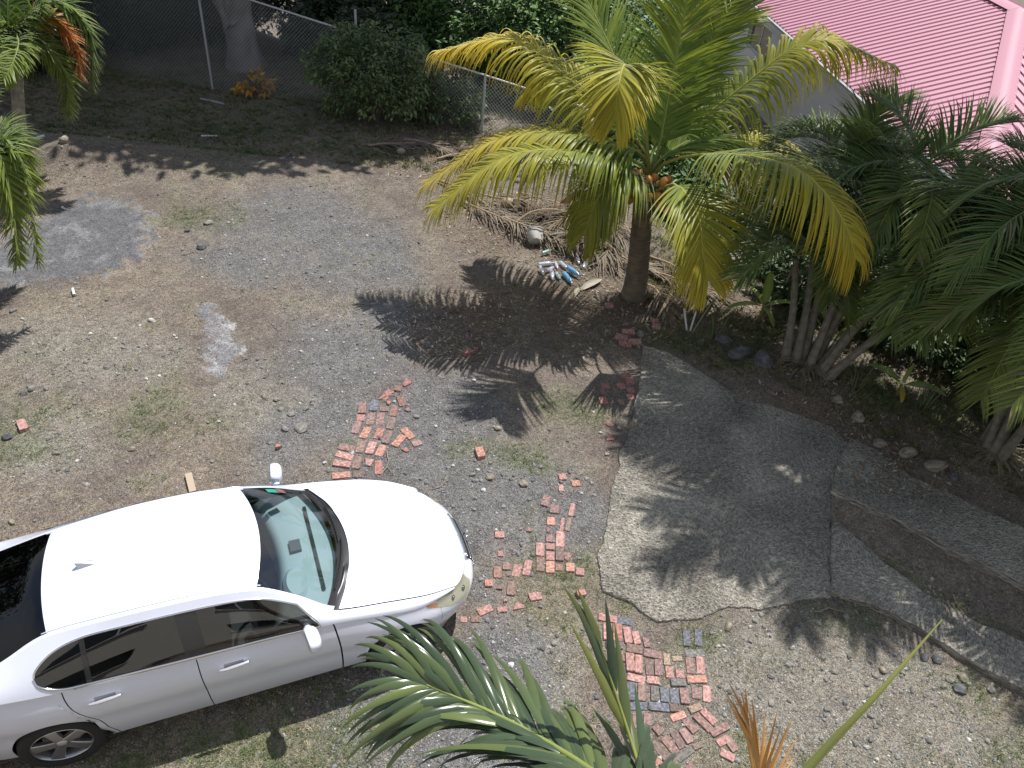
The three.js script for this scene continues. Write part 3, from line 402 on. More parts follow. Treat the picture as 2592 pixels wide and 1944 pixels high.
// a feather frond along control points (own coordinates of its palm)
function frond(parent, ctrl, o, r) {
  const curve = new THREE.CatmullRomCurve3(ctrl, false, 'centripetal'), L = curve.getLength(), s = new Shape(), rs = new Shape();
  const n = o.count ?? Math.round(L * 22), up0 = V(0, 1, 0);
  let side = null; const t0 = curve.getTangent(0.3), flat = V(t0.x, 0, t0.z);
  side = flat.lengthSq() > 0.02 ? flat.normalize().cross(up0) : V(1, 0, 0.3).normalize();
  const pieces = [];
  for (let i = 0; i <= n; i++) {
    const t = lerp(o.from ?? 0.16, 0.995, i / n), P = curve.getPoint(t), T = curve.getTangent(t);
    const sd = side.clone().addScaledVector(T, -side.dot(T)).normalize(), N = sd.clone().cross(T).normalize();
    if (N.y < 0 && Math.abs(T.y) < 0.85) { N.negate(); }
    const prof = Math.pow(Math.sin(Math.PI * clamp(0.18 + 0.74 * t)), 0.6), len = o.leaf * prof;
    for (const q of [-1, 1]) {
      const ang = lerp(o.a0 ?? 0.45, o.a1 ?? 1.05, t) + r.r(-1, 1) * (o.messy ?? 0.12);
      const dir = sd.clone().multiplyScalar(q * Math.cos(ang)).addScaledVector(T, Math.sin(ang)).addScaledVector(N, (o.lift ?? 0.25) + r.r(-0.1, 0.1) + (o.plume ? r.r(-0.9, 0.7) : 0)).normalize();
      const tint = r.r(-0.15, 0.15), dry = r() < (o.dry ?? 0.03), k = r.r(0.85, 1.15);
      const colorAt = (w) => {
        const y = clamp((o.yellow ?? 0) * (smooth(0.15, 0.95, t) * 0.9 + 0.35 * w - 0.18) + tint * (o.yellow ? 1 : 0.5) * 0.6);
        let c = mix3(mix3(o.dark ?? G_DEEP, o.mid ?? G_MID, clamp(0.5 + tint * 3)), G_LIGHT, clamp((o.light ?? 0.2) + tint));
        c = mix3(c, o.gold ?? Y_GOLD, y);
        if (dry || (o.tipDry && w > 0.85)) c = mix3(c, B_DRY, 0.6);
        return [c[0] * k, c[1] * k, c[2] * k];
      };
      const target = o.separate ? new Shape() : s;
      leaflet(target, P, dir, N, len * r.r(0.88, 1.08), o.width * (0.65 + 0.35 * prof), o.droop * r.r(0.65, 1.35) * (r() < 0.08 ? 1.8 : 1), o.segs ?? 5, colorAt, o.fold);
      if (o.separate) pieces.push(target.geo());
    }
  }
  const rc = o.rachis ?? [0.2, 0.24, 0.06];
  tube(rs, curve.getPoints(16), (t) => lerp(o.thick ?? 0.024, 0.003, Math.pow(t, 0.8)), 6, (t) => mix3(rc, o.gold ?? Y_GOLD, clamp((o.yellow ?? 0) * t * 0.7)));
  if (o.separate) {
    const f = part('frond', rs.geo(), M_STEM, parent);
    for (const g of pieces) part('leaflet', g, o.material ?? M_FROND, f);
    return f;
  }
  const f = part('frond', s.geo(), o.material ?? M_FROND, parent);
  part('rachis', rs.geo(), o.material === M_DEAD ? M_DEAD : M_STEM, f);
  return f;
}
function trunkGeo(pts, r0, r1, r, ringStep, tone, flare = 0.35) {
  const c = new THREE.CatmullRomCurve3(pts), L = c.getLength(), n = Math.max(8, Math.round(L / 0.03));
  const seed = r() * 50;
  return tube(new Shape(), c.getPoints(n), (t) => lerp(r0, r1, t) * (1 + flare * Math.pow(1 - t, 8)) * (1 + 0.05 * (((t * L) % ringStep) / ringStep < 0.25 ? 1 : 0) + 0.04 * noise(t * 14, seed)), 14,
    (t, j) => { const k = (((t * L) % ringStep) / ringStep < 0.25 ? 0.82 : 1) * (1 + 0.5 * noise(t * L * 9, j * 0.9, seed)); return tone.map((q) => q * k); }).geo();
}
const rel = (pts, o) => pts.map(([x, y, z]) => V(x - o[0], y - o[1], z - o[2]));
const onGround = (x, z) => [x, groundHeight(x, z), z];

// the coconut palm with golden fronds
{
  const o = onGround(1.79, -11.04), r = rng(501);
  const palm = thing('coconut_palm', 'short coconut palm with golden-tipped drooping fronds and orange nuts beside the drive', 'palm tree', o);
  part('trunk', trunkGeo(rel([[1.79, -0.1, -11.04], [1.74, 0.6, -10.99], [1.66, 1.3, -10.92], [1.6, 2.05, -10.87]], o), 0.17, 0.14, r, 0.075, [0.19, 0.15, 0.11]), M_BARK, palm);
  const gold = [[0.78, 0.56, 0.025], [0.66, 0.52, 0.03], [0.78, 0.57, 0.025]];
  COCONUT_FRONDS.forEach(([pts, y], i) => {
    const c = rel(pts, o); c.unshift(V(1.6 - o[0], 2.0 - o[1], -10.87 - o[2]));
    const up = y < 0.3, fan = i === 5 || i === 7;
    frond(palm, c, { leaf: up ? 0.92 : i === 5 ? 0.85 : fan ? 0.95 : 1.0, width: 0.038, droop: up ? 0.6 : i === 7 ? 0.7 : fan ? 1.0 : 3.0, yellow: y * 1.02, gold: gold[i % 3], lift: up ? 0.2 : 0.12, light: 0.52, a0: fan ? 0.3 : up ? 0.5 : 0.35, a1: up || fan ? 1.1 : 0.85, segs: 7, count: Math.round(108 + 6 * (i % 3)), from: up ? 0.28 : fan ? 0.4 : 0.32, thick: 0.03, dry: 0.02 }, r);
  });
  for (let k = 0; k < 30; k++) {                                            // two bunches of young nuts below the crown
    const a = k * 2.4, q = r.r(0.18, 0.36), g = new THREE.SphereGeometry(1, 14, 10); g.scale(0.055, 0.07, 0.055);
    const p = g.attributes.position; for (let i = 0; i < p.count; i++) { const y = p.getY(i); if (y > 0.03) { p.setX(i, p.getX(i) * (1 - (y - 0.03) * 9)); p.setZ(i, p.getZ(i) * (1 - (y - 0.03) * 9)); } }
    g.computeVertexNormals();
    const m = part('coconut', g, phys(mix3([0.5, 0.17, 0.03], [0.62, 0.3, 0.06], r()), 0.45, { clearcoat: 0.3 }), palm);
    m.position.set(1.6 - o[0] + Math.cos(a) * q, 2.06 - o[1] + r.r(-0.24, 0.26), -10.87 - o[2] + Math.sin(a) * q * 0.6 + 0.38); m.rotation.set(r.r(-0.6, 0.6), r() * 6, r.r(-0.6, 0.6));
  }
  const fib = new Shape();                                                   // flower stalks and fibre round the heart
  for (let k = 0; k < 120; k++) { const a = r() * 6.3, e = r.r(-0.4, 1.1), d = V(Math.cos(a) * Math.cos(e), Math.sin(e), Math.sin(a) * Math.cos(e)); leaflet(fib, V(1.6 - o[0] + d.x * 0.08, 1.75 - o[1] + r.r(-0.2, 0.3), -10.87 - o[2] + d.z * 0.08), d, V(0, 1, 0.01), r.r(0.15, 0.4), 0.014, r.r(0.4, 1.6), 4, () => mix3([0.5, 0.2, 0.05], [0.35, 0.25, 0.12], r())); }
  part('flower_stalks', fib.geo(), M_DEAD, palm);
}
// the two bushy palms along the left edge
function plumePalm(base, crown, fronds, label, seed, trunkR) {
  const o = onGround(...base), r = rng(seed), palm = thing('bushy_palm', label, 'palm tree', o);
  part('trunk', trunkGeo(rel([[base[0], o[1] - 0.1, base[1]], [lerp(base[0], crown[0], 0.5) - 0.05, crown[1] * 0.5, lerp(base[1], crown[2], 0.5)], crown], o), trunkR, trunkR * 0.75, r, 0.12, [0.3, 0.27, 0.22]), M_BARK, palm);
  fronds.forEach(([pts, y]) => {
    const c = rel(pts, o), orange = y > 1.2; c.unshift(V(crown[0] - o[0], crown[1] - o[1] - 0.1, crown[2] - o[2]));
    frond(palm, c, { leaf: 0.42, width: 0.034, droop: 0.8, plume: true, yellow: orange ? 2.2 : y, gold: orange ? Y_ORANGE : [0.42, 0.42, 0.05], light: 0.4, lift: 0.1, a0: 0.6, a1: 1.0, segs: 4, count: 150, from: 0.2, thick: 0.025 }, r);
  });
}
plumePalm([-8.71, -12.49], [-8.32, 2.4, -12.75], LEFT_FRONDS_FAR, 'bushy palm with one orange frond standing by the soil heap', 611, 0.11);
plumePalm([-7.62, -9.15], [-6.98, 2.0, -9.2], LEFT_FRONDS_NEAR, 'bushy green palm drooping over the old grey slab', 612, 0.1);

// the palm right below the balcony: its leaflets are large enough to be told apart
{
  const base = [0.62, -0.45], o = onGround(...base), r = rng(701), H = NEAR_HEART;
  const palm = thing('young_coconut_palm', 'tall coconut palm with broad glossy leaflets rising over the brick paving', 'palm tree', o);
  part('trunk', trunkGeo(rel([[base[0], -0.1, base[1]], [0.58, 2.6, -0.5], [H[0] + 0.02, H[1] - 0.25, H[2]]], o), 0.15, 0.11, r, 0.09, [0.22, 0.18, 0.14]), M_BARK, palm);
  const glossy = leafy(1, 0.2); glossy.clearcoatRoughness = 0.22;
  NEAR_FRONDS.forEach(([pts, y], i) => {
    const c = rel(pts, o); c.unshift(V(H[0] - o[0], H[1] - o[1] - 0.15, H[2] - o[2]));
    if (i === 0) frond(palm, c, { leaf: 0.54, width: 0.029, droop: 1.9, yellow: 0, light: 0.03, dry: 0, lift: 0.25, a0: 0.75, a1: 1.2, messy: 0.26, segs: 10, count: 50, from: 0.3, separate: true, material: glossy, fold: 0.5, dark: [0.035, 0.062, 0.028], mid: [0.065, 0.1, 0.042], thick: 0.02 }, r);
    if (i === 1) frond(palm, c, { leaf: 0.4, width: 0.03, droop: 0.25, yellow: 0.1, light: 0.1, lift: 0.1, a0: 1.38, a1: 1.48, segs: 8, count: 7, from: 0.35, separate: true, material: glossy, fold: 0.5, dark: [0.035, 0.062, 0.028], mid: [0.065, 0.1, 0.042], thick: 0.014 }, r);
    if (i === 2) frond(palm, c, { leaf: 0.2, width: 0.008, droop: 0.3, yellow: 2.2, gold: [0.44, 0.23, 0.07], light: 0.1, lift: 0.1, a0: 1.3, a1: 1.45, segs: 6, count: 17, from: 0.4, separate: true, material: M_DEAD, thick: 0.008, rachis: [0.45, 0.28, 0.08] }, r);
  });
  const c = new THREE.CatmullRomCurve3(rel(SPEAR[0][0], o));
  part('spear_leaf', tube(new Shape(), c.getPoints(24), (t) => lerp(0.0125, 0.001, Math.pow(t, 0.9)), 10, (t) => mix3([0.2, 0.23, 0.05], [0.36, 0.36, 0.08], t)).geo(), phys([1, 1, 1], 0.5, { vertexColors: true, clearcoat: 0.3 }), palm);
}
// two clumps of slender feather palms on the bank
function clump(list, label, seed, leafScale, oldShare = 0) {
  const cx = list.reduce((a, q) => a + q[0], 0) / list.length, cz = list.reduce((a, q) => a + q[1], 0) / list.length, o = onGround(cx, cz), r = rng(seed);
  const palm = thing('clumping_palm', label, 'palm tree', o);
  list.forEach(([bx, bz, x, y, z], k) => {
    const by = groundHeight(bx, bz) - 0.08, mid = [lerp(bx, x, 0.42), lerp(by, y, 0.5), lerp(bz, z, 0.42)];
    part('stem', trunkGeo(rel([[bx, by, bz], mid, [x, y - 0.1, z]], o), r.r(0.05, 0.062), 0.04, r, 0.13, [0.2, 0.18, 0.14], 0.5), M_BARK, palm);
    const n = y < 1.9 ? 6 : 9, a0 = r() * 6.3;
    for (let i = 0; i < n; i++) {
      const a = a0 + i * 2.4 + r.r(-0.2, 0.2), rise = i < 2 ? r.r(1.0, 1.25) : r.r(0.25, 1.0), L = (i < 2 ? 0.72 : 1) * r.r(1.35, 1.9) * leafScale * clamp(y / 2.7, 0.62, 1), pts = [V(x - o[0], y - o[1] - 0.05, z - o[2])];
      let e = rise; const p = pts[0].clone();
      for (let q = 0; q < 6; q++) { p.add(V(Math.cos(a) * Math.cos(e), Math.sin(e), Math.sin(a) * Math.cos(e)).multiplyScalar(L / 6)); pts.push(p.clone()); if (e > -0.75) e -= (i < 2 ? 0.16 : 0.36) + r.r(0, 0.08); }
      const old = i === n - 1 && r() < oldShare;
      frond(palm, pts, { leaf: 0.6 * leafScale, width: 0.024, droop: 0.85, yellow: old ? 1.6 : i > 5 ? 0.35 : 0.12, gold: old ? Y_ORANGE : [0.4, 0.36, 0.05], light: 0.22, lift: 0.45, a0: 0.5, a1: 1.05, segs: 4, count: 66, from: 0.18, thick: 0.016, dark: [0.055, 0.11, 0.03], mid: [0.1, 0.18, 0.045], dry: 0.05 }, r);
    }
    const sk = new Shape();                                                  // dry sheaths hanging below the crown
    for (let i = 0; i < 10; i++) { const a = r() * 6.3; leaflet(sk, V(x - o[0], y - o[1] - 0.15, z - o[2]), V(Math.cos(a), -0.4, Math.sin(a)).normalize(), V(0, 1, 0.02), r.r(0.2, 0.6), 0.03, 1.5, 4, () => mix3(B_DRY, B_DARK, r())); }
    part('dry_sheath', sk.geo(), M_DEAD, palm);
  });
  const root = new Shape();
  for (let k = 0; k < 60; k++) { const a = r() * 6.3, d = V(Math.cos(a), 0.2, Math.sin(a)).normalize(); leaflet(root, V(d.x * r.r(0, 0.35), 0.1, d.z * r.r(0, 0.25)), d, V(0, 1, 0.02), r.r(0.15, 0.45), 0.02, 1.6, 3, () => mix3(B_DRY, B_DARK, r())); }
  part('root_thatch', root.geo(), M_DEAD, palm);
}
CLUMP_TWO.push([6.2, -8.1, 6.6, 2.6, -8.9]);
clump(CLUMP_ONE, 'clump of slender feather palms on the bank with ringed stems leaning apart', 801, 1.05);
clump(CLUMP_TWO, 'clump of slender feather palms beside the wheel strip with forked stems', 802, 1.1, 0);
clump([[7.9, -6.9, 7.2, 3.4, -7.1], [8.0, -6.8, 7.9, 4.2, -7.0], [7.85, -6.75, 7.0, 2.9, -6.3], [8.1, -6.9, 8.4, 3.6, -7.6], [7.95, -6.8, 7.6, 3.9, -6.2]], 'clump of slender feather palms at the lower end of the wheel strips', 803, 1.1);
// a tall coconut palm rooted outside the picture; its crown hangs over the drive and shades it
{
  const base = [8.7, -7.3], o = onGround(...base), r = rng(921), C = [5.5, 6.5, -10.3];
  const palm = thing('tall_coconut_palm', 'tall leaning coconut palm rooted past the wheel strips, its crown above the drive', 'palm tree', o);
  part('trunk', trunkGeo(rel([[8.7, o[1] - 0.1, -7.3], [8.3, 2.4, -7.7], [7.3, 4.8, -9.0], C], o), 0.16, 0.12, r, 0.09, [0.24, 0.2, 0.16]), M_BARK, palm);
  for (let i = 0; i < 22; i++) {
    const a = i * 2.4 + r.r(-0.2, 0.2), L = r.r(2.1, 2.8), pts = [V(C[0] - o[0], C[1] - o[1] - 0.1, C[2] - o[2])], p = pts[0].clone(); let e = i < 4 ? 1.1 : r.r(0.3, 0.75);
    for (let q = 0; q < 6; q++) { p.add(V(Math.cos(a) * Math.cos(e), Math.sin(e), Math.sin(a) * Math.cos(e)).multiplyScalar(L / 6)); pts.push(p.clone()); e -= 0.16; }
    frond(palm, pts, { leaf: 0.8, width: 0.042, droop: 0.6, yellow: 0.15, light: 0.3, lift: 0.2, a0: 0.5, a1: 1.1, segs: 4, count: 60, from: 0.15, thick: 0.03 }, r);
  }
}

// ---------------------------------------------------------------- the car
{
  const car = thing('sedan_car', 'silver white four-door sedan parked with its nose towards the brick paving', 'car', [-2.487, 0.0, -4.33], 0.43526);
  const paint = phys([0.73, 0.76, 0.87], 0.36, { metalness: 0.12, clearcoat: 1, clearcoatRoughness: 0.06, side: THREE.DoubleSide });
  const black = std([0.012, 0.012, 0.013], 0.7, { side: THREE.DoubleSide }), trimBlack = phys([0.015, 0.015, 0.017], 0.3, { clearcoat: 0.6, side: THREE.DoubleSide });
  const chrome = std([0.75, 0.75, 0.76], 0.14, { metalness: 1 }), rubber = std([0.02, 0.02, 0.021], 0.85), alloy = std([0.5, 0.5, 0.52], 0.28, { metalness: 0.9 });
  const screen = phys([0.72, 0.86, 0.88], 0.02, { transmission: 1, thickness: 0, ior: 2.1, side: THREE.DoubleSide, specularIntensity: 1 }), tinted = phys([0.16, 0.16, 0.155], 0.02, { transmission: 1, thickness: 0, ior: 1.9, side: THREE.DoubleSide }), darkGlass = phys([0.055, 0.05, 0.05], 0.03, { transmission: 1, thickness: 0, ior: 1.5, side: THREE.DoubleSide });
  const LEN = 4.825, toLocal = (s, h, t) => V(LEN / 2 - s, h, t);
  const table = (rows) => { const c = new THREE.CatmullRomCurve3(rows.map(([, ...v]) => V(v[0], v[1] ?? 0, v[2] ?? 0)), false, 'catmullrom', 0.4), n = rows.length - 1; return (x) => { let k = 0; while (k < n - 1 && x > rows[k + 1][0]) k++; const f = clamp((x - rows[k][0]) / (rows[k + 1][0] - rows[k][0])); return c.getPoint((k + f) / n); }; };
  // plan outline from the middle of the nose round the right flank to the middle of the tail: q -> (s, t)
  const planRows = [[0, 0.0, 0], [0.05, 0.015, 0.25], [0.1, 0.075, 0.46], [0.15, 0.19, 0.635], [0.2, 0.38, 0.765], [0.25, 0.62, 0.85], [0.3, 0.92, 0.892], [0.4, 1.55, 0.903], [0.5, 2.4, 0.91], [0.6, 3.2, 0.91], [0.68, 3.75, 0.9], [0.76, 4.15, 0.87], [0.82, 4.45, 0.81], [0.88, 4.67, 0.69], [0.94, 4.79, 0.42], [1, 4.82, 0]];
  const plan = table(planRows);
  const qOf = (s) => { let a = 0, b = 1; for (let k = 0; k < 40; k++) { const m = (a + b) / 2; if (plan(m).x < s) a = m; else b = m; } return (a + b) / 2; };
  const beltH = table([[0, 0.655], [0.3, 0.70], [0.6, 0.765], [0.95, 0.845], [1.45, 0.935], [2.0, 0.955], [2.7, 0.97], [3.4, 0.99], [4.0, 1.02], [4.5, 1.035], [4.83, 1.02]]);
  const LOW = 0.215, ARCH = 0.352, WHEELS = [0.88, 3.73], WH = 0.325;
  const lowEdge = (s) => { let h = LOW; for (const c of WHEELS) { const d = Math.abs(s - c); if (d < ARCH) h = Math.max(h, WH + Math.sqrt(ARCH * ARCH - d * d)); } return h; };
  // flank surface at plan parameter q and height h (right side)
  function flank(q, h) {
    const p = plan(q), e = plan(Math.min(1, q + 0.002)), b = plan(Math.max(0, q - 0.002)), nx = -(e.y - b.y), ny = e.x - b.x, l = Math.hypot(nx, ny) || 1;
    const hb = beltH(p.x).x, f = clamp((h - LOW) / (hb - LOW)), nose = smooth(0.75, 0.1, p.x), tail = smooth(4.3, 4.75, p.x);
    let inn = 0.075 * Math.pow(1 - f, 2.6) + lerp(0.062, 0.10, nose) * Math.pow(smooth(0.66, 1.0, f), 1.5) + 0.012 * Math.exp(-(((f - 0.42) / 0.1) ** 2)) * (1 - nose);
    inn += nose * 0.05 * smooth(0.45, 0.2, f) + tail * 0.03 * smooth(0.5, 0.2, f);
    for (const c of WHEELS) inn -= 0.014 * Math.exp(-(((p.x - c) / 0.4) ** 2)) * (1 - f * 0.6);     // flared arches
    return toLocal(p.x - nx / l * -inn * -1, h, p.y - ny / l * inn);
  }
  const belt = (q) => flank(q, beltH(plan(q).x).x);
  const mirror = (v, k) => k > 0 ? v : V(v.x, v.y, -v.z);
  const SIDES = [1, -1];
  // flank panel between two shut lines given as functions of the height fraction f
  const FS = [0, 0.06, 0.14, 0.24, 0.34, 0.42, 0.5, 0.6, 0.68, 0.76, 0.83, 0.89, 0.94, 0.975, 1];
  function panel(k, cols, sAt) { return patch((c, f) => { const s0 = sAt(c, 0), lo = lowEdge(s0), s = sAt(c, f), h = lerp(lo, beltH(s).x, f); return mirror(flank(qOf(s), h), k); }, cols, FS, k < 0); }
  const spread = (a, b, n) => { let c = range(a, b, n); for (const w of WHEELS) for (const e of range(0, Math.PI, 40)) { const s = w - ARCH * Math.cos(e); if (s > a + 0.004 && s < b - 0.004) c.push(s); } for (const w of WHEELS) c.push(w - ARCH - 0.0015, w + ARCH + 0.0015); return c.filter((s) => s >= a && s <= b).sort((x, y) => x - y).filter((s, i, all) => !i || s - all[i - 1] > 0.0008); };
  const G = 0.0045;
  const doorFront = (f) => 1.445 + 0.05 * Math.pow(f, 3), doorMid = (f) => 2.565 + 0.035 * f, doorRear = (f) => 3.315 + 0.06 * smooth(0, 0.3, f) + 0.2 * smooth(0.25, 0.95, f);
  const frontQ = (c) => c;                                                   // bumper runs in q
  const qB = qOf(0.5);
  for (const k of SIDES) {
    const sideName = k > 0 ? 'right' : 'left';
    part('front_bumper', patch((q, f) => mirror(flank(q, lerp(LOW - 0.01, beltH(plan(q).x).x, f)), k), [...range(0, 0.16, 26), ...range(0.165, qB, 10)], FS, k < 0), paint, car);
    part('fender', panel(k, spread(0.503, 1.44, 20), (c, f) => c + (c > 1.3 ? (doorFront(f) - 1.445 - G) * (c - 1.3) / 0.14 : 0)), paint, car);
    const df = part('front_door', panel(k, range(0, 1, 26), (c, f) => lerp(doorFront(f) + G, doorMid(f) - G, c)), paint, car);
    const dr = part('rear_door', panel(k, range(0, 1, 24), (c, f) => lerp(doorMid(f) + G, doorRear(f) - G, c)), paint, car);
    part('rear_quarter', panel(k, spread(3.575, 4.6, 20), (c, f) => c + (doorRear(f) + G - 3.575) * smooth(4.0, 3.575, c) * 1), paint, car);
    part('rear_bumper', patch((q, f) => mirror(flank(q, lerp(LOW, beltH(plan(q).x).x, f)), k), range(qOf(4.6), 1, 22), FS, k < 0), paint, car);
    // handles
    for (const [door, s] of [[df, 2.33], [dr, 3.3]]) {
      const h0 = beltH(s).x - 0.135, n = 0.018, pts = range(-0.115, 0.115, 8).map((d) => { const p = mirror(flank(qOf(s + d), h0 - d * 0.06), k); p.z += k * n * Math.pow(1 - Math.abs(d / 0.13) ** 4, 0.5) + k * 0.012; return p; });
      part('door_handle', tube(new Shape(), pts, (t) => 0.0105 + 0.006 * Math.sin(Math.PI * t), 8).geo(), phys([0.72, 0.73, 0.77], 0.25, { metalness: 0.6, clearcoat: 1 }), door);
      const cup = part('handle_recess', patch((u, v) => { const p = mirror(flank(qOf(s + (u - 0.5) * 0.17), h0 + (v - 0.5) * 0.05), k); const e = Math.max(0, 1 - (2 * u - 1) ** 2 - (2 * v - 1) ** 2 * 0.9); p.z += k * (0.0025 - 0.0005 * e); return p; }, range(0.04, 0.96, 8), range(0.1, 0.9, 4), k < 0), phys([0.3, 0.3, 0.33], 0.3, { metalness: 0.4, clearcoat: 1 }), door);
    }
    // lower sill
    part('sill', patch((s, v) => { const p = flank(qOf(s), LOW + 0.002); p.y -= 0.05 * v; p.z -= 0.05 * v; return mirror(p, k); }, range(1.25, 3.36, 20), [0, 0.5, 1], k < 0), paint, car);
  }
  // line L: hood edge, screen pillar, roof rail, rear pillar, boot edge
  const qc = qOf(0.27), L0 = belt(qc), qe = qOf(4.66), L1 = belt(qe);
  const railRows = [[0, LEN / 2 - L0.x, L0.y, L0.z], [0.5, 0.62, 0.795, 0.705], [1, 1.0, 0.89, 0.735], [1.5, 1.47, 0.985, 0.735], [2, 1.76, 1.185, 0.665], [2.5, 2.06, 1.335, 0.598], [3, 2.45, 1.392, 0.59], [3.5, 3.0, 1.39, 0.578], [4, 3.6, 1.325, 0.548], [4.5, 3.9, 1.205, 0.6], [5, 4.2, 1.08, 0.655], [5.5, 4.45, 1.06, 0.665], [6, LEN / 2 - L1.x, L1.y, L1.z]];
  const railC = table(railRows);                                             // -> V(s, h, t)
  const bow = table([[0, 0], [0.5, -0.2], [1, -0.2], [1.5, -0.23], [2, -0.17], [2.5, -0.11], [3, -0.05], [3.5, 0.03], [4, 0.05], [4.5, 0.08], [5, 0.12], [5.5, 0.12], [6, 0.1]]), crown = table([[0, 0], [0.5, 0.05], [1, 0.062], [1.5, 0.05], [2, 0.05], [2.5, 0.045], [3, 0.048], [3.5, 0.05], [4, 0.045], [4.5, 0.04], [5, 0.03], [5.5, 0.025], [6, 0.015]]);
  const nosePt = (v) => belt(qc * Math.abs(v)), tailPt = (v) => belt(1 - (1 - qe) * Math.abs(v));
  function top(x, v) {
    const r = railC(x), w = Math.pow(clamp(1 - x / 1.45), 1.4), w2 = Math.pow(clamp((x - 5.1) / 0.9), 1.6), e = 1 - v * v, av = Math.abs(v), flat = 1 - Math.pow(av, 2.6);
    let s = bow(x).x * e, h = crown(x).x * flat, t = av * r.z;
    if (w > 0) { const n = nosePt(v); s = lerp(s, (LEN / 2 - n.x) - (LEN / 2 - L0.x), w); h = lerp(h, n.y - L0.y, w); t = lerp(t, n.z / L0.z * r.z, w); }
    if (w2 > 0) { const n = tailPt(v); s = lerp(s, (LEN / 2 - n.x) - (LEN / 2 - L1.x), w2); h = lerp(h, n.y - L1.y, w2); t = lerp(t, n.z / L1.z * r.z, w2); }
    if (x < 1.5) h += 0.014 * smooth(0.42, 0.5, av) * smooth(0.85, 0.6, av) * smooth(0, 0.4, x);        // hood creases
    return toLocal(r.x + s, r.y + h, Math.sign(v) * t);
  }
  const VS = range(-1, 1, 36);
  const hood = part('hood', patch(top, range(0, 1.44, 40), range(-0.984, 0.984, 44)), paint, car);
  part('cowl', patch((x, v) => { const p = top(x, v); p.y -= 0.012; return p; }, range(1.435, 1.52, 4), VS), trimBlack, car);
  const ws = part('windshield', patch(top, range(1.60, 2.5, 16), range(-0.955, 0.955, 36)), screen, car);
  part('black_border', patch((x, v) => top(x, v), range(1.515, 1.60, 3), range(-0.955, 0.955, 36)), trimBlack, ws);
  part('roof', patch(top, range(2.5, 4.0, 26), VS), paint, car);
  part('rear_window', patch(top, range(4.0, 5.0, 16), range(-0.95, 0.95, 36)), darkGlass, car);
  for (const k of SIDES) {
    part('pillar', patch((x, v) => top(x, v * k), range(1.5, 2.5, 14), [0.955, 0.975, 1], k < 0), paint, car);
    part('pillar', patch((x, v) => top(x, v * k), range(4.0, 5.0, 14), [0.95, 0.975, 1], k < 0), paint, car);
    // ditch moulding along the roof rail
    part('roof_moulding', tube(new Shape(), range(2.45, 4.05, 24).map((x) => { const p = top(x, 0.93 * k); p.y += 0.001; return p; }), () => 0.005, 5).geo(), paint, car);
  }
  part('boot_lid', patch(top, range(5.0, 6, 16), VS), paint, car);
  // strip between belt and line L: fender tops, side windows, pillars
  function upper(x, w) {
    const r = railC(x), b = belt(qOf(r.x)), a = toLocal(r.x, r.y, r.z), gh = smooth(1.45, 2.0, x) * smooth(5.2, 4.4, x), p = b.clone().lerp(a, w), m = Math.sin(Math.PI * w);
    p.z += 0.035 * m * gh + 0.02 * m * (1 - gh); p.y += 0.022 * m * (1 - gh);
    return p;
  }
  const xOf = (s) => { let a = 0, b = 6; for (let k = 0; k < 40; k++) { const m = (a + b) / 2; if (railC(m).x < s) a = m; else b = m; } return (a + b) / 2; };
  const S0 = 1.6, S1 = 3.74, W0 = 0.05;
  const winBot = (s) => s < 3.5 ? W0 : lerp(W0, 0.42, 1 - Math.sqrt(Math.max(0, 1 - ((s - 3.5) / (S1 - 3.5)) ** 2)));
  const winTop = (s) => { const fr = clamp((s - S0) / 0.16), re = clamp((S1 - s) / 0.5); return lerp(s > 3 ? 0.42 : W0, 0.86, Math.sqrt(fr) * Math.pow(1 - (1 - re) ** 2.2, 0.5)); };
  const inset = (p, d) => { p.z -= d * Math.sign(p.z); return p; };
  for (const k of SIDES) {
    const U = (s, w) => mirror(upper(xOf(s), w), k);
    part('fender_top', patch((x, w) => mirror(upper(x, w), k), range(0, xOf(S0), 30), range(0, 1, 8), k < 0), paint, car);
    part('rear_quarter_top', patch((x, w) => mirror(upper(x, w), k), range(xOf(S1), 6, 30), range(0, 1, 8), k < 0), paint, car);
    const ss = [...range(S0, S0 + 0.2, 14), ...range(S0 + 0.22, S1 - 0.52, 40), ...range(S1 - 0.5, S1, 36)];
    part('window_frame', patch((s, f) => U(s, lerp(winTop(s), 1, f)), ss, range(0, 1, 4), k < 0), paint, car);
    part('belt_moulding', patch((s, f) => U(s, lerp(0, winBot(s), f)), ss.filter((s) => s <= 3.5), [0, 0.5, 1], k < 0), chrome, car);
    const glassPart = (name, a, b) => part(name, patch((s, f) => inset(U(s, lerp(winBot(s), winTop(s), f)), 0.006), [...range(a, b, 30)], range(0, 1, 8), k < 0), tinted, car);
    glassPart('side_window', S0, 2.54); glassPart('side_window', 2.66, 3.36); glassPart('quarter_window', 3.385, S1);
    part('door_pillar', patch((s, f) => inset(U(s + f * 0.03 - 0.015, lerp(W0, winTop(s), f)), 0.003), range(2.52, 2.68, 4), range(0, 1, 8), k < 0), trimBlack, car);
    part('window_bar', patch((s, f) => inset(U(s, lerp(W0, winTop(s), f)), 0.002), range(3.352, 3.392, 2), range(0, 1, 8), k < 0), trimBlack, car);
    const outline = [...ss.map((s) => U(s, winTop(s))), ...[...ss].reverse().map((s) => U(s, winBot(s)))];
    part('window_trim', tube(new Shape(), outline, () => 0.0095, 6).geo(), chrome, car);
    part('rear_quarter_corner', patch((s, f) => U(s, lerp(0, winBot(s), f)), ss.filter((s) => s >= 3.49), range(0, 1, 4), k < 0), paint, car);
    part('hood_gap', patch((x, v) => { const p = top(x, v * k); p.y -= 0.014; return p; }, range(0.02, 1.46, 30), [0.95, 0.975, 1], k < 0), black, car);
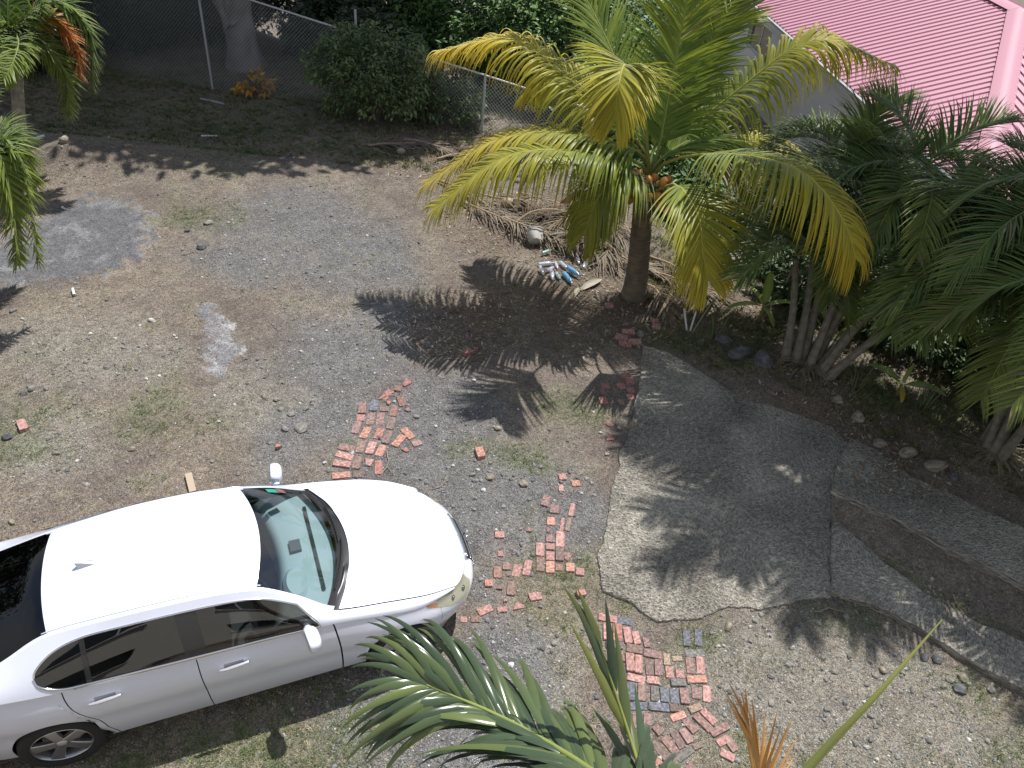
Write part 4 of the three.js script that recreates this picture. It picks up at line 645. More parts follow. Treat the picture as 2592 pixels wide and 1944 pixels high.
    // mirror housing on a short arm
    const mg = new THREE.SphereGeometry(1, 22, 16); { const p = mg.attributes.position, q = (v, e) => Math.sign(v) * Math.pow(Math.abs(v), e); for (let i = 0; i < p.count; i++) p.setXYZ(i, q(p.getX(i), 0.8), q(p.getY(i), 0.65), q(p.getZ(i), 0.7)); }
    mg.scale(0.075, 0.07, 0.115);
    const mp = mg.attributes.position; for (let i = 0; i < mp.count; i++) if (mp.getX(i) < -0.035) mp.setX(i, -0.035 + (mp.getX(i) + 0.035) * 0.15);
    mg.computeVertexNormals();
    const mm = part('door_mirror', mg, paint, car); mm.position.copy(toLocal(1.70, 1.02, k * 0.985)); mm.rotation.y = k * 0.12;
    part('mirror_arm', tube(new Shape(), [V(0, -0.02, -k * 0.06), V(0.01, -0.045, -k * 0.13), V(0.015, -0.07, -k * 0.21)], [0.045, 0.034, 0.03], 10).geo(), paint, mm);
    const mgl = new THREE.CircleGeometry(1, 24); mgl.scale(0.108, 0.055, 1); mgl.rotateY(-Math.PI / 2); part('mirror_glass', mgl, chrome, mm).position.set(-0.0485, 0, 0);
    // headlamp: lens wrapped round the front corner, reflector bowl behind
    const hq0 = qOf(0.1), hq1 = qOf(0.66), lensPt = (u, v, off) => { const q = lerp(hq0, hq1, u), s = plan(q).x, hb = beltH(s).x, depth = 0.155 * Math.pow(Math.sin(Math.PI * clamp(0.12 + 0.86 * u)), 0.7) * lerp(1, 0.62, u); const p = flank(q, hb + 0.001 - depth * (1 - v)); const e = flank(Math.min(1, q + 0.004), p.y), d = e.clone().sub(flank(q, p.y)), n = V(-d.z, 0, d.x).normalize(); if (n.z < 0) n.negate(); p.addScaledVector(n, off); p.y += off * 0.6; return mirror(p, k); };
    const hl = part('headlight', patch((u, v) => lensPt(u, v, 0.007), range(0.02, 0.98, 26), range(0, 1, 8), k < 0), phys([0.86, 0.87, 0.8], 0.04, { transmission: 0.9, thickness: 0, side: THREE.DoubleSide, clearcoat: 1 }), car);
    part('reflector', patch((u, v) => lensPt(u, v, 0.0025), range(0.04, 0.8, 20), range(0.06, 0.94, 6), k < 0), std([0.52, 0.5, 0.4], 0.3, { metalness: 0.35, side: THREE.DoubleSide }), hl);
    part('turn_signal', patch((u, v) => lensPt(u, v, 0.003), range(0.8, 0.97, 8), range(0.08, 0.75, 4), k < 0), std([0.62, 0.2, 0.06], 0.3, { side: THREE.DoubleSide }), hl);
    for (const [u0, rr] of [[0.28, 0.038], [0.52, 0.034]]) { const c = lensPt(u0, 0.5, 0.003), g = new THREE.SphereGeometry(rr, 16, 10); g.scale(0.45, 0.8, 0.8); const m = part('projector', g, std([0.3, 0.3, 0.31], 0.08, { metalness: 0.9 }), hl); m.position.copy(c); m.rotation.y = k * -0.5; }
    // tail lamp
    part('tail_light', patch((u, v) => { const q = lerp(qOf(4.42), qOf(4.74), u), hb = beltH(plan(q).x).x, p = flank(q, hb - 0.03 - 0.16 * (1 - v)); p.z += 0.006; return mirror(p, k); }, range(0, 1, 10), range(0, 1, 4), k < 0), phys([0.4, 0.01, 0.01], 0.1, { clearcoat: 1, side: THREE.DoubleSide }), car);
    // arch lips and liners
    for (const c of WHEELS) {
      part('wheel_liner', patch((a, v) => { const s = c - ARCH * Math.cos(a), h = Math.max(LOW, WH + ARCH * Math.sin(a)), p = flank(qOf(s), h); p.z = lerp(p.z - 0.002, 0.52, v); return mirror(p, k); }, range(-0.3, Math.PI + 0.3, 32), [0, 0.06, 0.5, 1], k < 0), black, car);
      part('wheel_liner_back', patch((a, v) => toLocal(c - ARCH * Math.cos(a) * v, WH + ARCH * Math.sin(a) * v, k * 0.52), range(0, Math.PI * 2, 30), [0.01, 1], k < 0), black, car);
    }
  }
  // grille, lower intake, badge
  const front = (q, h, off) => { const p = flank(Math.abs(q), h); if (q < 0) p.z = -p.z; p.x += off; return p; };
  const gr = part('grille', patch((u, v) => { const q = lerp(-0.062, 0.062, u), w = 1 - 0.25 * (1 - v); return front(q * w, lerp(0.46, 0.63, v), 0.008); }, range(0, 1, 16), range(0, 1, 5), true), black, car);
  for (let i = 0; i < 5; i++) part('grille_bar', tube(new Shape(), range(-0.056, 0.056, 12).map((q) => front(q, 0.48 + i * 0.033, 0.014)), () => 0.0065, 6).geo(), chrome, gr);
  part('grille_surround', tube(new Shape(), [...range(-0.065, 0.065, 16).map((q) => front(q, 0.64, 0.016)), ...range(0.05, -0.05, 12).map((q) => front(q, 0.45, 0.016)), front(-0.065, 0.64, 0.016)], () => 0.012, 8).geo(), chrome, gr);
  part('badge', (() => { const g = new THREE.TorusGeometry(0.05, 0.008, 8, 24); g.scale(1, 0.72, 1); g.rotateY(Math.PI / 2); return g; })(), chrome, gr).position.copy(front(0, 0.575, 0.03));
  part('lower_intake', patch((u, v) => front(lerp(-0.1, 0.1, u), lerp(0.25, 0.37, v), 0.006), range(0, 1, 16), [0, 0.5, 1], true), black, car);
  for (const k of SIDES) { const g = new THREE.SphereGeometry(0.05, 16, 10); g.scale(0.4, 1, 1); part('fog_light', g, phys([0.8, 0.8, 0.78], 0.1, { clearcoat: 1 }), car).position.copy(front(0.118 * k, 0.33, 0.01)); }
  part('number_plate', box(0.012, 0.15, 0.32), std([0.75, 0.75, 0.73], 0.5), car).position.copy(front(0, 0.4, 0.025));
  // wipers, sticker, aerial fin
  for (const [v0, v1] of [[-0.55, 0.12], [0.05, 0.78]]) part('wiper', tube(new Shape(), range(0, 1, 8).map((f) => { const p = top(lerp(1.53, 1.62, Math.sin(f * 1.4) * 0.5), lerp(v0, v1, f)); p.y += 0.014; p.x += 0.01; return p; }), () => 0.007, 5).geo(), black, car);
  part('sticker', patch((x, v) => { const p = top(x, v); p.y -= 0.004; return p; }, range(2.02, 2.16, 2), range(-0.92, -0.83, 2)), std([0.08, 0.55, 0.38], 0.6, { side: THREE.DoubleSide }), ws);
  part('sticker', patch((x, v) => { const p = top(x, v); p.y -= 0.004; return p; }, range(1.88, 2.015, 2), range(-0.92, -0.83, 2)), std([0.5, 0.16, 0.14], 0.6, { side: THREE.DoubleSide }), ws);
  { const s = new Shape(), b = top(3.72, 0), pts = [[0.09, 0], [0.03, 0.02], [-0.03, 0.05], [-0.075, 0.062], [-0.06, 0]]; const ring = (z) => pts.map(([x, y]) => s.v(V(b.x + x, b.y - 0.004 + y, z * (1 - y * 9)))); const a = ring(0.025), c = ring(-0.025); for (let i = 0; i < 5; i++) { const j = (i + 1) % 5; s.quad(a[i], c[i], c[j], a[j]); } for (const q of [a, c]) for (let i = 1; i < 4; i++) s.tri(q[0], q[i], q[i + 1]); const g = s.geo().toNonIndexed(); g.computeVertexNormals(); part('aerial_fin', g, phys([0.5, 0.5, 0.52], 0.4, { clearcoat: 1, side: THREE.DoubleSide }), car); }
  // wheels
  function wheel(s, k) {
    const g = new THREE.Group(); g.name = 'wheel'; car.add(g); g.position.copy(toLocal(s, WH, k * 0.785)); if (k < 0) g.rotation.y = Math.PI;
    const lathe = (pts, n) => { const q = new THREE.LatheGeometry(pts.map(([r, y]) => new THREE.Vector2(r, y)), n); q.rotateX(Math.PI / 2); return q; };
    part('tyre', lathe([[0.225, -0.1], [0.25, -0.112], [0.29, -0.108], [0.315, -0.09], [0.325, -0.05], [0.3255, 0], [0.325, 0.05], [0.315, 0.09], [0.29, 0.108], [0.25, 0.112], [0.232, 0.1], [0.226, 0.09]], 56), rubber, g);
    const rim = part('rim', lathe([[0.228, 0.104], [0.236, 0.098], [0.232, 0.088], [0.218, 0.08], [0.208, 0.02], [0.2, -0.08]], 56), alloy, g);
    part('rim_back', lathe([[0.205, -0.03], [0.06, -0.03], [0.001, -0.03]], 40), std([0.05, 0.05, 0.052], 0.6), rim);
    part('brake_disc', lathe([[0.15, -0.005], [0.15, 0.005], [0.05, 0.005]], 32), std([0.35, 0.34, 0.33], 0.35, { metalness: 0.9 }), g);
    const sp = new THREE.Shape(); sp.moveTo(-0.034, 0.04); sp.quadraticCurveTo(-0.026, 0.13, -0.05, 0.222); sp.lineTo(0.05, 0.222); sp.quadraticCurveTo(0.026, 0.13, 0.034, 0.04); sp.closePath();
    const sg = new THREE.ExtrudeGeometry(sp, { depth: 0.022, bevelEnabled: true, bevelSize: 0.008, bevelThickness: 0.009, bevelSegments: 3 }); sg.translate(0, 0, 0.052);
    for (let i = 0; i < 5; i++) part('spoke', sg, alloy, rim).rotation.z = i * Math.PI * 0.4 + 0.3 * k + s;
    part('hub_cap', lathe([[0.001, 0.098], [0.03, 0.096], [0.04, 0.088], [0.05, 0.08], [0.05, 0.05]], 24), alloy, rim);
  }
  for (const s of WHEELS) for (const k of SIDES) wheel(s, k);
  // inside: floor, dashboard, wheel, seats
  part('floor_pan', box(3.3, 0.08, 1.56, 0.0, 0.26, 0), black, car);
  const grey = std([0.42, 0.44, 0.44], 0.8), seatM = std([0.16, 0.16, 0.165], 0.75), doorIn = std([0.08, 0.08, 0.083], 0.8);
  part('engine_bay', box(1.15, 0.36, 1.1, LEN / 2 - 0.85, 0.42, 0), black, car);
  const dash = part('dashboard', patch((u, v) => { const t = lerp(-0.72, 0.72, v), b = 1.33 + 0.14 * (2 * v - 1) ** 2, s = [b, b + 0.2, b + 0.42, b + 0.52, b + 0.52][u], h = [0.955, 0.975, 0.965, 0.9, 0.55][u]; return toLocal(s, h, t); }, [0, 1, 2, 3, 4], range(0, 1, 20)), grey, car); dash.material.side = THREE.DoubleSide;
  { const g = new THREE.CylinderGeometry(0.1, 0.14, 0.045, 24, 1); const m = part('instrument_hood', g, grey, dash); m.position.copy(toLocal(1.72, 0.985, 0.36)); m.scale.set(0.8, 1, 1.4); }
  part('dash_display', box(0.1, 0.03, 0.13), doorIn, dash).position.copy(toLocal(1.66, 0.985, -0.05));
  part('defroster_slot', box(0.03, 0.008, 1.0), black, dash).position.copy(toLocal(1.5, 0.985, 0));
  { const g = new THREE.TorusGeometry(0.185, 0.016, 10, 36); g.rotateY(Math.PI / 2); const m = part('steering_wheel', g, black, car); m.position.copy(toLocal(2.0, 0.87, 0.36)); m.rotation.z = 0.45; part('steering_hub', new THREE.SphereGeometry(0.07, 14, 10), black, m); }
  for (const t of [0.36, -0.36]) {
    const seat = new THREE.Group(); seat.name = 'front_seat'; car.add(seat); seat.position.copy(toLocal(2.4, 0.42, t));
    const c = new THREE.BoxGeometry(0.52, 0.16, 0.5, 6, 3, 6), b = new THREE.BoxGeometry(0.14, 0.62, 0.48, 3, 6, 6), h = new THREE.BoxGeometry(0.1, 0.18, 0.26, 3, 4, 4);
    for (const q of [c, b, h]) { const p = q.attributes.position; q.computeBoundingBox(); const e = q.boundingBox.max; for (let i = 0; i < p.count; i++) { const a = p.getX(i) / e.x, d = p.getY(i) / e.y, f = p.getZ(i) / e.z; const k = 1 - 0.06 * (a * a * d * d + d * d * f * f + a * a * f * f); p.setXYZ(i, p.getX(i) * k, p.getY(i) * k, p.getZ(i) * k); } q.computeVertexNormals(); }
    part('cushion', c, seatM, seat); const bb = part('backrest', b, seatM, seat); bb.position.set(-0.32, 0.33, 0); bb.rotation.z = 0.35; const hh = part('headrest', h, seatM, seat); hh.position.set(-0.45, 0.72, 0); hh.rotation.z = 0.3;
  }
  part('rear_seat', box(0.55, 0.22, 1.3, LEN / 2 - 3.35, 0.46, 0), seatM, car);
  { const m = part('rear_backrest', box(0.16, 0.6, 1.3), seatM, car); m.position.copy(toLocal(3.68, 0.78, 0)); m.rotation.z = 0.4; }
  part('parcel_shelf', box(0.45, 0.03, 1.25, LEN / 2 - 4.02, 1.0, 0), doorIn, car);
  for (const k of SIDES) part('door_lining', box(2.0, 0.55, 0.03, LEN / 2 - 2.5, 0.62, k * 0.8), doorIn, car);
  part('headliner', patch((x, v) => { const p = top(x, v); p.y -= 0.03; return p; }, range(2.56, 3.96, 12), range(-0.95, 0.95, 16)), std([0.35, 0.35, 0.34], 0.9, { side: THREE.DoubleSide }), car);
  part('inside_mirror', box(0.03, 0.06, 0.22), black, car).position.copy(toLocal(2.12, 1.25, 0));
}

// ---------------------------------------------------------------- neighbour's house with the pink ribbed roof
{
  const A = V(6.82, 0, -30.28), d = V(0.177, 0, 0.984), u = V(0.984, 0, -0.177);      // eave line, along d; the roof climbs along u
  const house = thing('neighbour_house', 'white house with a pink ribbed metal roof on the plot below the bank', 'house', [A.x, 0, A.z]);
  const at = (a, b, y) => u.clone().multiplyScalar(a).addScaledVector(d, b).add(V(0, y, 0));
  const PITCH_R = 0.285, B0 = -14, CORNER = 14.3, RIDGE_U = 5.45, RIDGE_END = 5.75, EAVE = 0.0, topY = EAVE + RIDGE_U * PITCH_R;
  const hipB = (a) => CORNER - (CORNER - RIDGE_END) * a / RIDGE_U;
  const wallM = std([0.62, 0.62, 0.63], 0.9), roofM = phys([0.49, 0.235, 0.29], 0.5, { side: THREE.DoubleSide, clearcoat: 0.15, clearcoatRoughness: 0.5 }), roofB = roofM, fasM = std([0.66, 0.67, 0.68], 0.7), gutM = std([0.33, 0.33, 0.35], 0.7), darkWin = phys([0.02, 0.022, 0.025], 0.08, { clearcoat: 1 }), frameM = std([0.6, 0.6, 0.6], 0.5);
  // ribbed sheets: trapezoid ribs every 0.28 m running up the slope
  const RIB = 0.25, prof = [[0, 0], [0.175, 0], [0.19, 0.042], [0.228, 0.042], [0.25, 0]];
  function sheet(lineAt, from, to) {                                         // lineAt(b) -> [low point, high point]
    const s = new Shape(); let prev = null;
    for (let b = from; b < to - 1e-6; b += RIB) for (const [o, h] of prof) { const bb = Math.min(b + o, to), [p, q] = lineAt(bb); const v = [s.v(p.clone().add(V(0, h, 0))), s.v(q.clone().add(V(0, h, 0)))]; if (prev) s.quad(prev[0], v[0], v[1], prev[1]); prev = v; }
    const g = s.geo().toNonIndexed(); g.computeVertexNormals(); return g;
  }
  const roof = part('roof', sheet((b) => [at(-0.1, b, EAVE - 0.1 * PITCH_R), b < RIDGE_END ? at(RIDGE_U, b, topY) : at((CORNER - b) / (CORNER - RIDGE_END) * RIDGE_U - 0.02, b, EAVE + ((CORNER - b) / (CORNER - RIDGE_END) * RIDGE_U - 0.02) * PITCH_R)], B0, CORNER - 0.3), roofM, house);
  part('far_slope', sheet((b) => [at(2 * RIDGE_U + 0.45, b, EAVE - 0.45 * PITCH_R), b < RIDGE_END ? at(RIDGE_U, b, topY) : at(2 * RIDGE_U - (CORNER - b) / (CORNER - RIDGE_END) * RIDGE_U, b, EAVE + (CORNER - b) / (CORNER - RIDGE_END) * RIDGE_U * PITCH_R)], B0, CORNER - 0.3), roofM, roof);
  part('hip_end', sheet((a) => { const e = a <= RIDGE_U ? a : 2 * RIDGE_U - a; return [at(a, CORNER + 0.35, EAVE - 0.06), at(a, hipB(Math.max(0, e)) , EAVE + Math.max(0, e) * PITCH_R)]; }, 0.2, 2 * RIDGE_U - 0.2), roofB, roof);
  const cap = (p, q, r) => { const pts = range(0, 1, 6).map((t) => p.clone().lerp(q, t)); return tube(new Shape(), pts, () => r, 8).geo(); };
  const capGeo = (p, q) => { const dir = q.clone().sub(p).normalize(), side = dir.clone().cross(V(0, 1, 0)).normalize(), upv = side.clone().cross(dir).normalize(), s = new Shape(), sec = [[-0.3, -0.03], [-0.13, 0.045], [0, 0.075], [0.13, 0.045], [0.3, -0.03]]; let prev = null; for (const t of range(0, 1, 4)) { const c = p.clone().lerp(q, t), row = sec.map(([a, b]) => s.v(c.clone().addScaledVector(side, a).addScaledVector(upv, b))); if (prev) for (let i = 0; i < 4; i++) s.quad(prev[i], row[i], row[i + 1], prev[i + 1]); prev = row; } return s.geo(); };
  part('hip_cap', capGeo(at(-0.1, CORNER + 0.15, EAVE + 0.0), at(RIDGE_U, RIDGE_END, topY + 0.03)), roofB, roof);
  part('hip_cap', capGeo(at(2 * RIDGE_U + 0.1, CORNER + 0.15, EAVE + 0.0), at(RIDGE_U, RIDGE_END, topY + 0.03)), roofB, roof);
  part('ridge_cap', capGeo(at(RIDGE_U, B0, topY + 0.03), at(RIDGE_U, RIDGE_END, topY + 0.03)), roofB, roof);
  const beam = (a, b, w, h, m, name, parent) => { const L = a.distanceTo(b), g = new THREE.BoxGeometry(w, h, L), me = part(name, g, m, parent); me.position.copy(a.clone().lerp(b, 0.5)); me.rotation.y = Math.atan2(b.x - a.x, b.z - a.z); return me; };
  { const m = beam(at(-0.06, B0, -0.17), at(-0.06, CORNER - 0.1, -0.17), 0.05, 0.24, fasM, 'fascia', house); }
  beam(at(-0.15, B0, -0.075), at(-0.15, CORNER - 0.1, -0.075), 0.1, 0.06, gutM, 'gutter', house);
  // walls with a window opening cut from panels
  const wall = (name, a0, b0, a1, b1, y0, y1, t = 0.2) => { const L = Math.hypot(a1 - a0, b1 - b0), g = new THREE.BoxGeometry(t, y1 - y0, L), m = part(name, g, wallM, house); const c = at((a0 + a1) / 2, (b0 + b1) / 2, (y0 + y1) / 2); m.position.copy(c); const e = at(a1 - a0, b1 - b0, 0); m.rotation.y = Math.atan2(e.x, e.z); return m; };
  const WIN = [[0.1, 2.05, -1.42, -0.45], [9.6, 11.4, -1.42, -0.45], [-6, -4.2, -1.42, -0.45]];
  let last = B0;
  for (const [b0, b1, y0, y1] of [...WIN].sort((p, q) => p[0] - q[0])) { wall('wall', 0.12, last, 0.12, b0, -3.6, -0.06); wall('wall', 0.12, b0, 0.12, b1, -3.6, y0); wall('wall', 0.12, b0, 0.12, b1, y1, -0.06); last = b1; }
  wall('wall', 0.12, last, 0.12, CORNER - 0.45, -3.6, -0.06);
  wall('end_wall', 0.24, CORNER - 0.5, 2 * RIDGE_U, CORNER - 0.45, -3.6, -0.1);
  for (const [b0, b1, y0, y1] of WIN) {
    const win = beam(at(0.14, b0, (y0 + y1) / 2), at(0.14, b1, (y0 + y1) / 2), 0.02, y1 - y0, darkWin, 'window', house);
    for (const [w, h, z, y] of [[0.05, 0.05, 0, (y1 - y0) / 2 - 0.025], [0.05, 0.05, 0, -(y1 - y0) / 2 + 0.025]]) { const f = part('frame', box(w, h, b1 - b0, 0, y, z), frameM, win); }
    for (const z of [-(b1 - b0) / 2 + 0.025, 0, (b1 - b0) / 2 - 0.025]) part('frame', box(0.05, y1 - y0, 0.05, 0, 0, z), frameM, win);
  }
}

// ---------------------------------------------------------------- the house the photograph is taken from (the car's flank and windows mirror it)
{
  const h = thing('balcony_house', 'cream rendered house front standing behind the parked car, with dark windows', 'house', [0, 0, 1.9]);
  const m = std([0.62, 0.6, 0.55], 0.9), gl = phys([0.03, 0.035, 0.04], 0.06, { clearcoat: 1 }), fr = std([0.7, 0.7, 0.68], 0.5);
  const W = [[-6.2, -4.6], [-3.2, -1.4], [0.6, 2.4], [4.2, 5.8]];
  const rows = [[0, 1.0, false], [1.0, 2.2, true], [2.2, 4.0, false], [4.0, 5.2, true], [5.2, 7.0, false]];
  for (const [y0, y1, open] of rows) {
    if (!open) { part('wall', box(18, y1 - y0, 0.2, 0, (y0 + y1) / 2, 0), m, h); continue; }
    let x = -9; for (const [a, b] of W) { part('wall', box(a - x, y1 - y0, 0.2, (a + x) / 2, (y0 + y1) / 2, 0), m, h); x = b; const w = part('window', box(b - a, y1 - y0, 0.02, (a + b) / 2, (y0 + y1) / 2, 0.02), gl, h); part('frame', box(0.06, y1 - y0, 0.06, (a + b) / 2, (y0 + y1) / 2, 0), fr, w); part('sill', box(b - a + 0.1, 0.05, 0.16, (a + b) / 2, y0 - 0.01, -0.13), fr, w); }
    part('wall', box(9 - x, y1 - y0, 0.2, (9 + x) / 2, (y0 + y1) / 2, 0), m, h);
  }
}

// ---------------------------------------------------------------- chain-link fence
{
  const A = V(-7.58, 0, -18.3), B = V(-1.22, 0, -16.82), dir = B.clone().sub(A).normalize(), L0 = -7, L1 = 9.5, steel = std([0.5, 0.5, 0.5], 0.5, { metalness: 0.2 }), wireM = std([0.45, 0.45, 0.45], 0.5, { metalness: 0.2 });
  const fence = thing('chain_link_fence', 'galvanised chain-link fence with pipe posts and a sloping top rail', 'fence', [A.x, 0, A.z]);
  const railY = (l) => 1.98 - 0.119 * l, footY = (l) => { const p = A.clone().addScaledVector(dir, l); return groundHeight(p.x, p.z); };
  const P = (l, y) => dir.clone().multiplyScalar(l).add(V(0, y, 0));
  for (const l of [-6.6, -3.3, 0, 3.67, 6.53, 9.3]) part('post', bar(P(l, footY(l) - 0.2), P(l, l === 3.67 ? 2.02 : railY(l) + 0.03), 0.026, 10), steel, fence);
  part('top_rail', bar(P(L0, railY(L0)), P(L1, railY(L1)), 0.021, 8), steel, fence);
  const s = new Shape(), c = 0.082, n = V(-dir.z, 0, dir.x);
  for (let x = L0 - 2.2; x < L1 + 2.2; x += c) for (const k of [1, -1]) {
    // each wire climbs at 45 degrees, crossing over and under its neighbours
    const pts = []; for (let t = 0; t <= 3.2; t += c / 2) { const l = x + k * t, y0 = l >= L0 && l <= L1 ? footY(l) - 0.02 : 0, y = -0.75 + t; if (l < L0 || l > L1 || y < y0 || y > railY(l)) continue; pts.push(P(l, y).addScaledVector(n, 0.004 * k * (Math.round(t / (c / 2)) % 2 ? 1 : -1))); }
    if (pts.length > 1) { const a = pts[0], b = pts[pts.length - 1], mid = a.clone().lerp(b, 0.5).addScaledVector(n, 0.003 * k); tube(s, [a, mid, b], [0.003, 0.003, 0.003], 3); }
  }
  part('wire_mesh', s.geo(), wireM, fence);
}

// ---------------------------------------------------------------- trees and shrubs beyond the fence
const M_CANOPY = new THREE.MeshPhysicalMaterial({ vertexColors: true, roughness: 0.75, clearcoat: 0.25, clearcoatRoughness: 0.35, side: THREE.DoubleSide });
function leafCloud(s, c, rad, clumps, perClump, size, tones, r, shape = 2.2) {
  for (let k = 0; k < clumps; k++) {
    const a = r() * 6.283, e = Math.asin(r.r(-0.75, 1)), q = Math.pow(r(), 0.35), cc = V(c.x + rad.x * q * Math.cos(a) * Math.cos(e), c.y + rad.y * q * Math.sin(e), c.z + rad.z * q * Math.sin(a) * Math.cos(e)), t0 = r(), out = cc.clone().sub(c).normalize();
    const spread = (0.13 + 0.1 * r()) * Math.min(rad.x, rad.z, rad.y * 1.3);
    for (let i = 0; i < perClump; i++) {
      const p = cc.clone().add(V(r.r(-1, 1), r.r(-0.8, 0.8), r.r(-1, 1)).multiplyScalar(spread)), l = size * r.r(0.6, 1.3), w = l / shape * 0.5;
      const d = V(r.r(-1, 1), r.r(-0.9, 0.5), r.r(-1, 1)).addScaledVector(out, 0.6).normalize(), n = V(r.r(-0.6, 0.6), 1, r.r(-0.6, 0.6)), sd = d.clone().cross(n).normalize(), up = sd.clone().cross(d);
      const k2 = r.r(0.75, 1.2), col = mix3(tones[0], tones[1], clamp(t0 * 0.7 + r() * 0.3)).map((v) => v * k2);
      const v0 = s.v(p, col), v1 = s.v(p.clone().addScaledVector(d, l * 0.45).addScaledVector(sd, w), col), v2 = s.v(p.clone().addScaledVector(d, l).addScaledVector(up, -l * 0.15), col), v3 = s.v(p.clone().addScaledVector(d, l * 0.45).addScaledVector(sd, -w), col);
      s.tri(v0, v1, v2); s.tri(v0, v2, v3);
    }
  }
}
function shrub(name, label, category, x, z, rad, lift, clumps, per, size, tones, seed, group) {
  const o = onGround(x, z), r = rng(seed), t = thing(name, label, category, o, 0, group), s = new Shape(), st = new Shape();
  leafCloud(s, V(0, rad[1] * lift, 0), V(...rad), clumps, per, size, tones, r);
  part('foliage', s.geo(), M_CANOPY, t);
  for (let k = 0; k < 9; k++) { const a = r() * 6.3, e = V(Math.cos(a) * rad[0] * r.r(0.2, 0.7), rad[1] * r.r(0.7, 1.6) * lift, Math.sin(a) * rad[2] * r.r(0.2, 0.7)); tube(st, [V(r.r(-0.1, 0.1), -0.1, r.r(-0.1, 0.1)), e.clone().multiplyScalar(0.5).add(V(0, 0.1, 0)), e], [0.02, 0.014, 0.005], 5, [0.16, 0.13, 0.1]); }
  part('stems', st.geo(), M_BARK, t);
  return t;
}
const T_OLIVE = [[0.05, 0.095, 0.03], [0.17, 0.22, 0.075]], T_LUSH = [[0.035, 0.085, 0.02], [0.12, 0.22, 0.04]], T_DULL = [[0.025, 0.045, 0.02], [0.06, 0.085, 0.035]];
shrub('leafy_bush', 'round feathery bush growing through the chain-link fence', 'bush', -3.55, -16.95, [1.45, 0.95, 0.85], 0.95, 330, 34, 0.1, T_OLIVE, 21);
shrub('leafy_bush', 'low straggling bush beside the last fence post before the palm', 'bush', -2.0, -17.3, [0.8, 0.5, 0.6], 0.8, 110, 26, 0.1, T_OLIVE, 22);
shrub('orange_croton', 'small croton with orange and yellow leaves below the fence', 'shrub', -6.55, -18.15, [0.5, 0.3, 0.35], 0.9, 26, 12, 0.13, [[0.45, 0.2, 0.03], [0.6, 0.38, 0.05]], 23);
const BACK = [[-0.4, -20.2, 2.0, 1.9], [1.9, -21.5, 2.2, 2.3], [-2.9, -22.2, 1.9, 1.6], [2.9, -19.4, 1.0, 0.8], [0.6, -24.2, 2.6, 2.8], [-5.2, -24.6, 2.4, 1.9], [3.2, -17.2, 1.1, 1.0], [-9.5, -24.2, 2.6, 1.9], [-13, -22.5, 2.6, 2.0], [-12, -18.8, 1.6, 1.2], [2.6, -27.0, 2.4, 2.2], [-10.6, -20.9, 1.6, 0.9], [-9.2, -22.2, 1.8, 1.3], [-5.5, -21.3, 1.3, 0.85], [-4.4, -19.9, 1.0, 0.7], [-12.4, -20.4, 1.5, 1.0]];
const BACK_LABEL = ['lush green bush directly behind the coconut palm and the fence end', 'tall lush bush between the coconut palm and the white house', 'dark bush behind the fence rail past the feathery bush', 'small green bush between the coconut palm and the white house', 'tall dense thicket rising behind the lush bushes', 'dark thicket in the shade behind the pale tree trunk', 'low bush on the bank behind the coconut palm', 'shaded thicket behind the far left fence bay', 'shaded thicket at the far left end of the fence', 'low shaded bush behind the bushy palm with the orange frond', 'far thicket left of the window of the white house', 'low shaded bush behind the fence left of the pale trunk', 'shaded bush well behind the fence left of the pale trunk', 'low shaded bush behind the fence right of the pale trunk', 'low bush behind the fence beside the feathery bush', 'low shaded bush behind the far left fence post'];
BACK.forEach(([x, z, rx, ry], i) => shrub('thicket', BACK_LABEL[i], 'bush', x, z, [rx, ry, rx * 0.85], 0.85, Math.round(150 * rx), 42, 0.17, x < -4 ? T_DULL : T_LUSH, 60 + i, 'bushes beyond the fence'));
const SLOPE = [[4.9, -11.8, 1.0, 0.8], [6.4, -11.0, 1.2, 1.0], [7.6, -9.9, 1.2, 1.1], [8.6, -8.4, 1.2, 1.1], [5.8, -13.6, 1.4, 1.3], [8.2, -12.4, 1.6, 1.5], [9.6, -10.2, 1.5, 1.4], [3.7, -13.6, 0.9, 0.7], [7.1, -9.05, 0.55, 0.45]];
const SLOPE_LABEL = ['dark bush on the bank behind the palm clump with leaning stems', 'dark bush below the bank behind the fallen slope grass', 'dark bush below the bank past the banana plant', 'dark bush on the bank behind the forked palm clump', 'tall dark bush at the foot of the bank before the white wall', 'tall dark bush at the foot of the bank under the pink eave', 'tall dark bush below the bank behind both palm clumps', 'low bush on the bank between coconut palm and clumping palms', 'small weedy bush at the bank edge beside the banana plant'];
SLOPE.forEach(([x, z, rx, ry], i) => shrub('bank_bush', SLOPE_LABEL[i], 'bush', x, z, [rx, ry, rx * 0.9], 0.75, Math.round(120 * rx), 36, 0.13, [[0.022, 0.05, 0.018], [0.075, 0.13, 0.035]], 90 + i, 'bushes on the bank'));
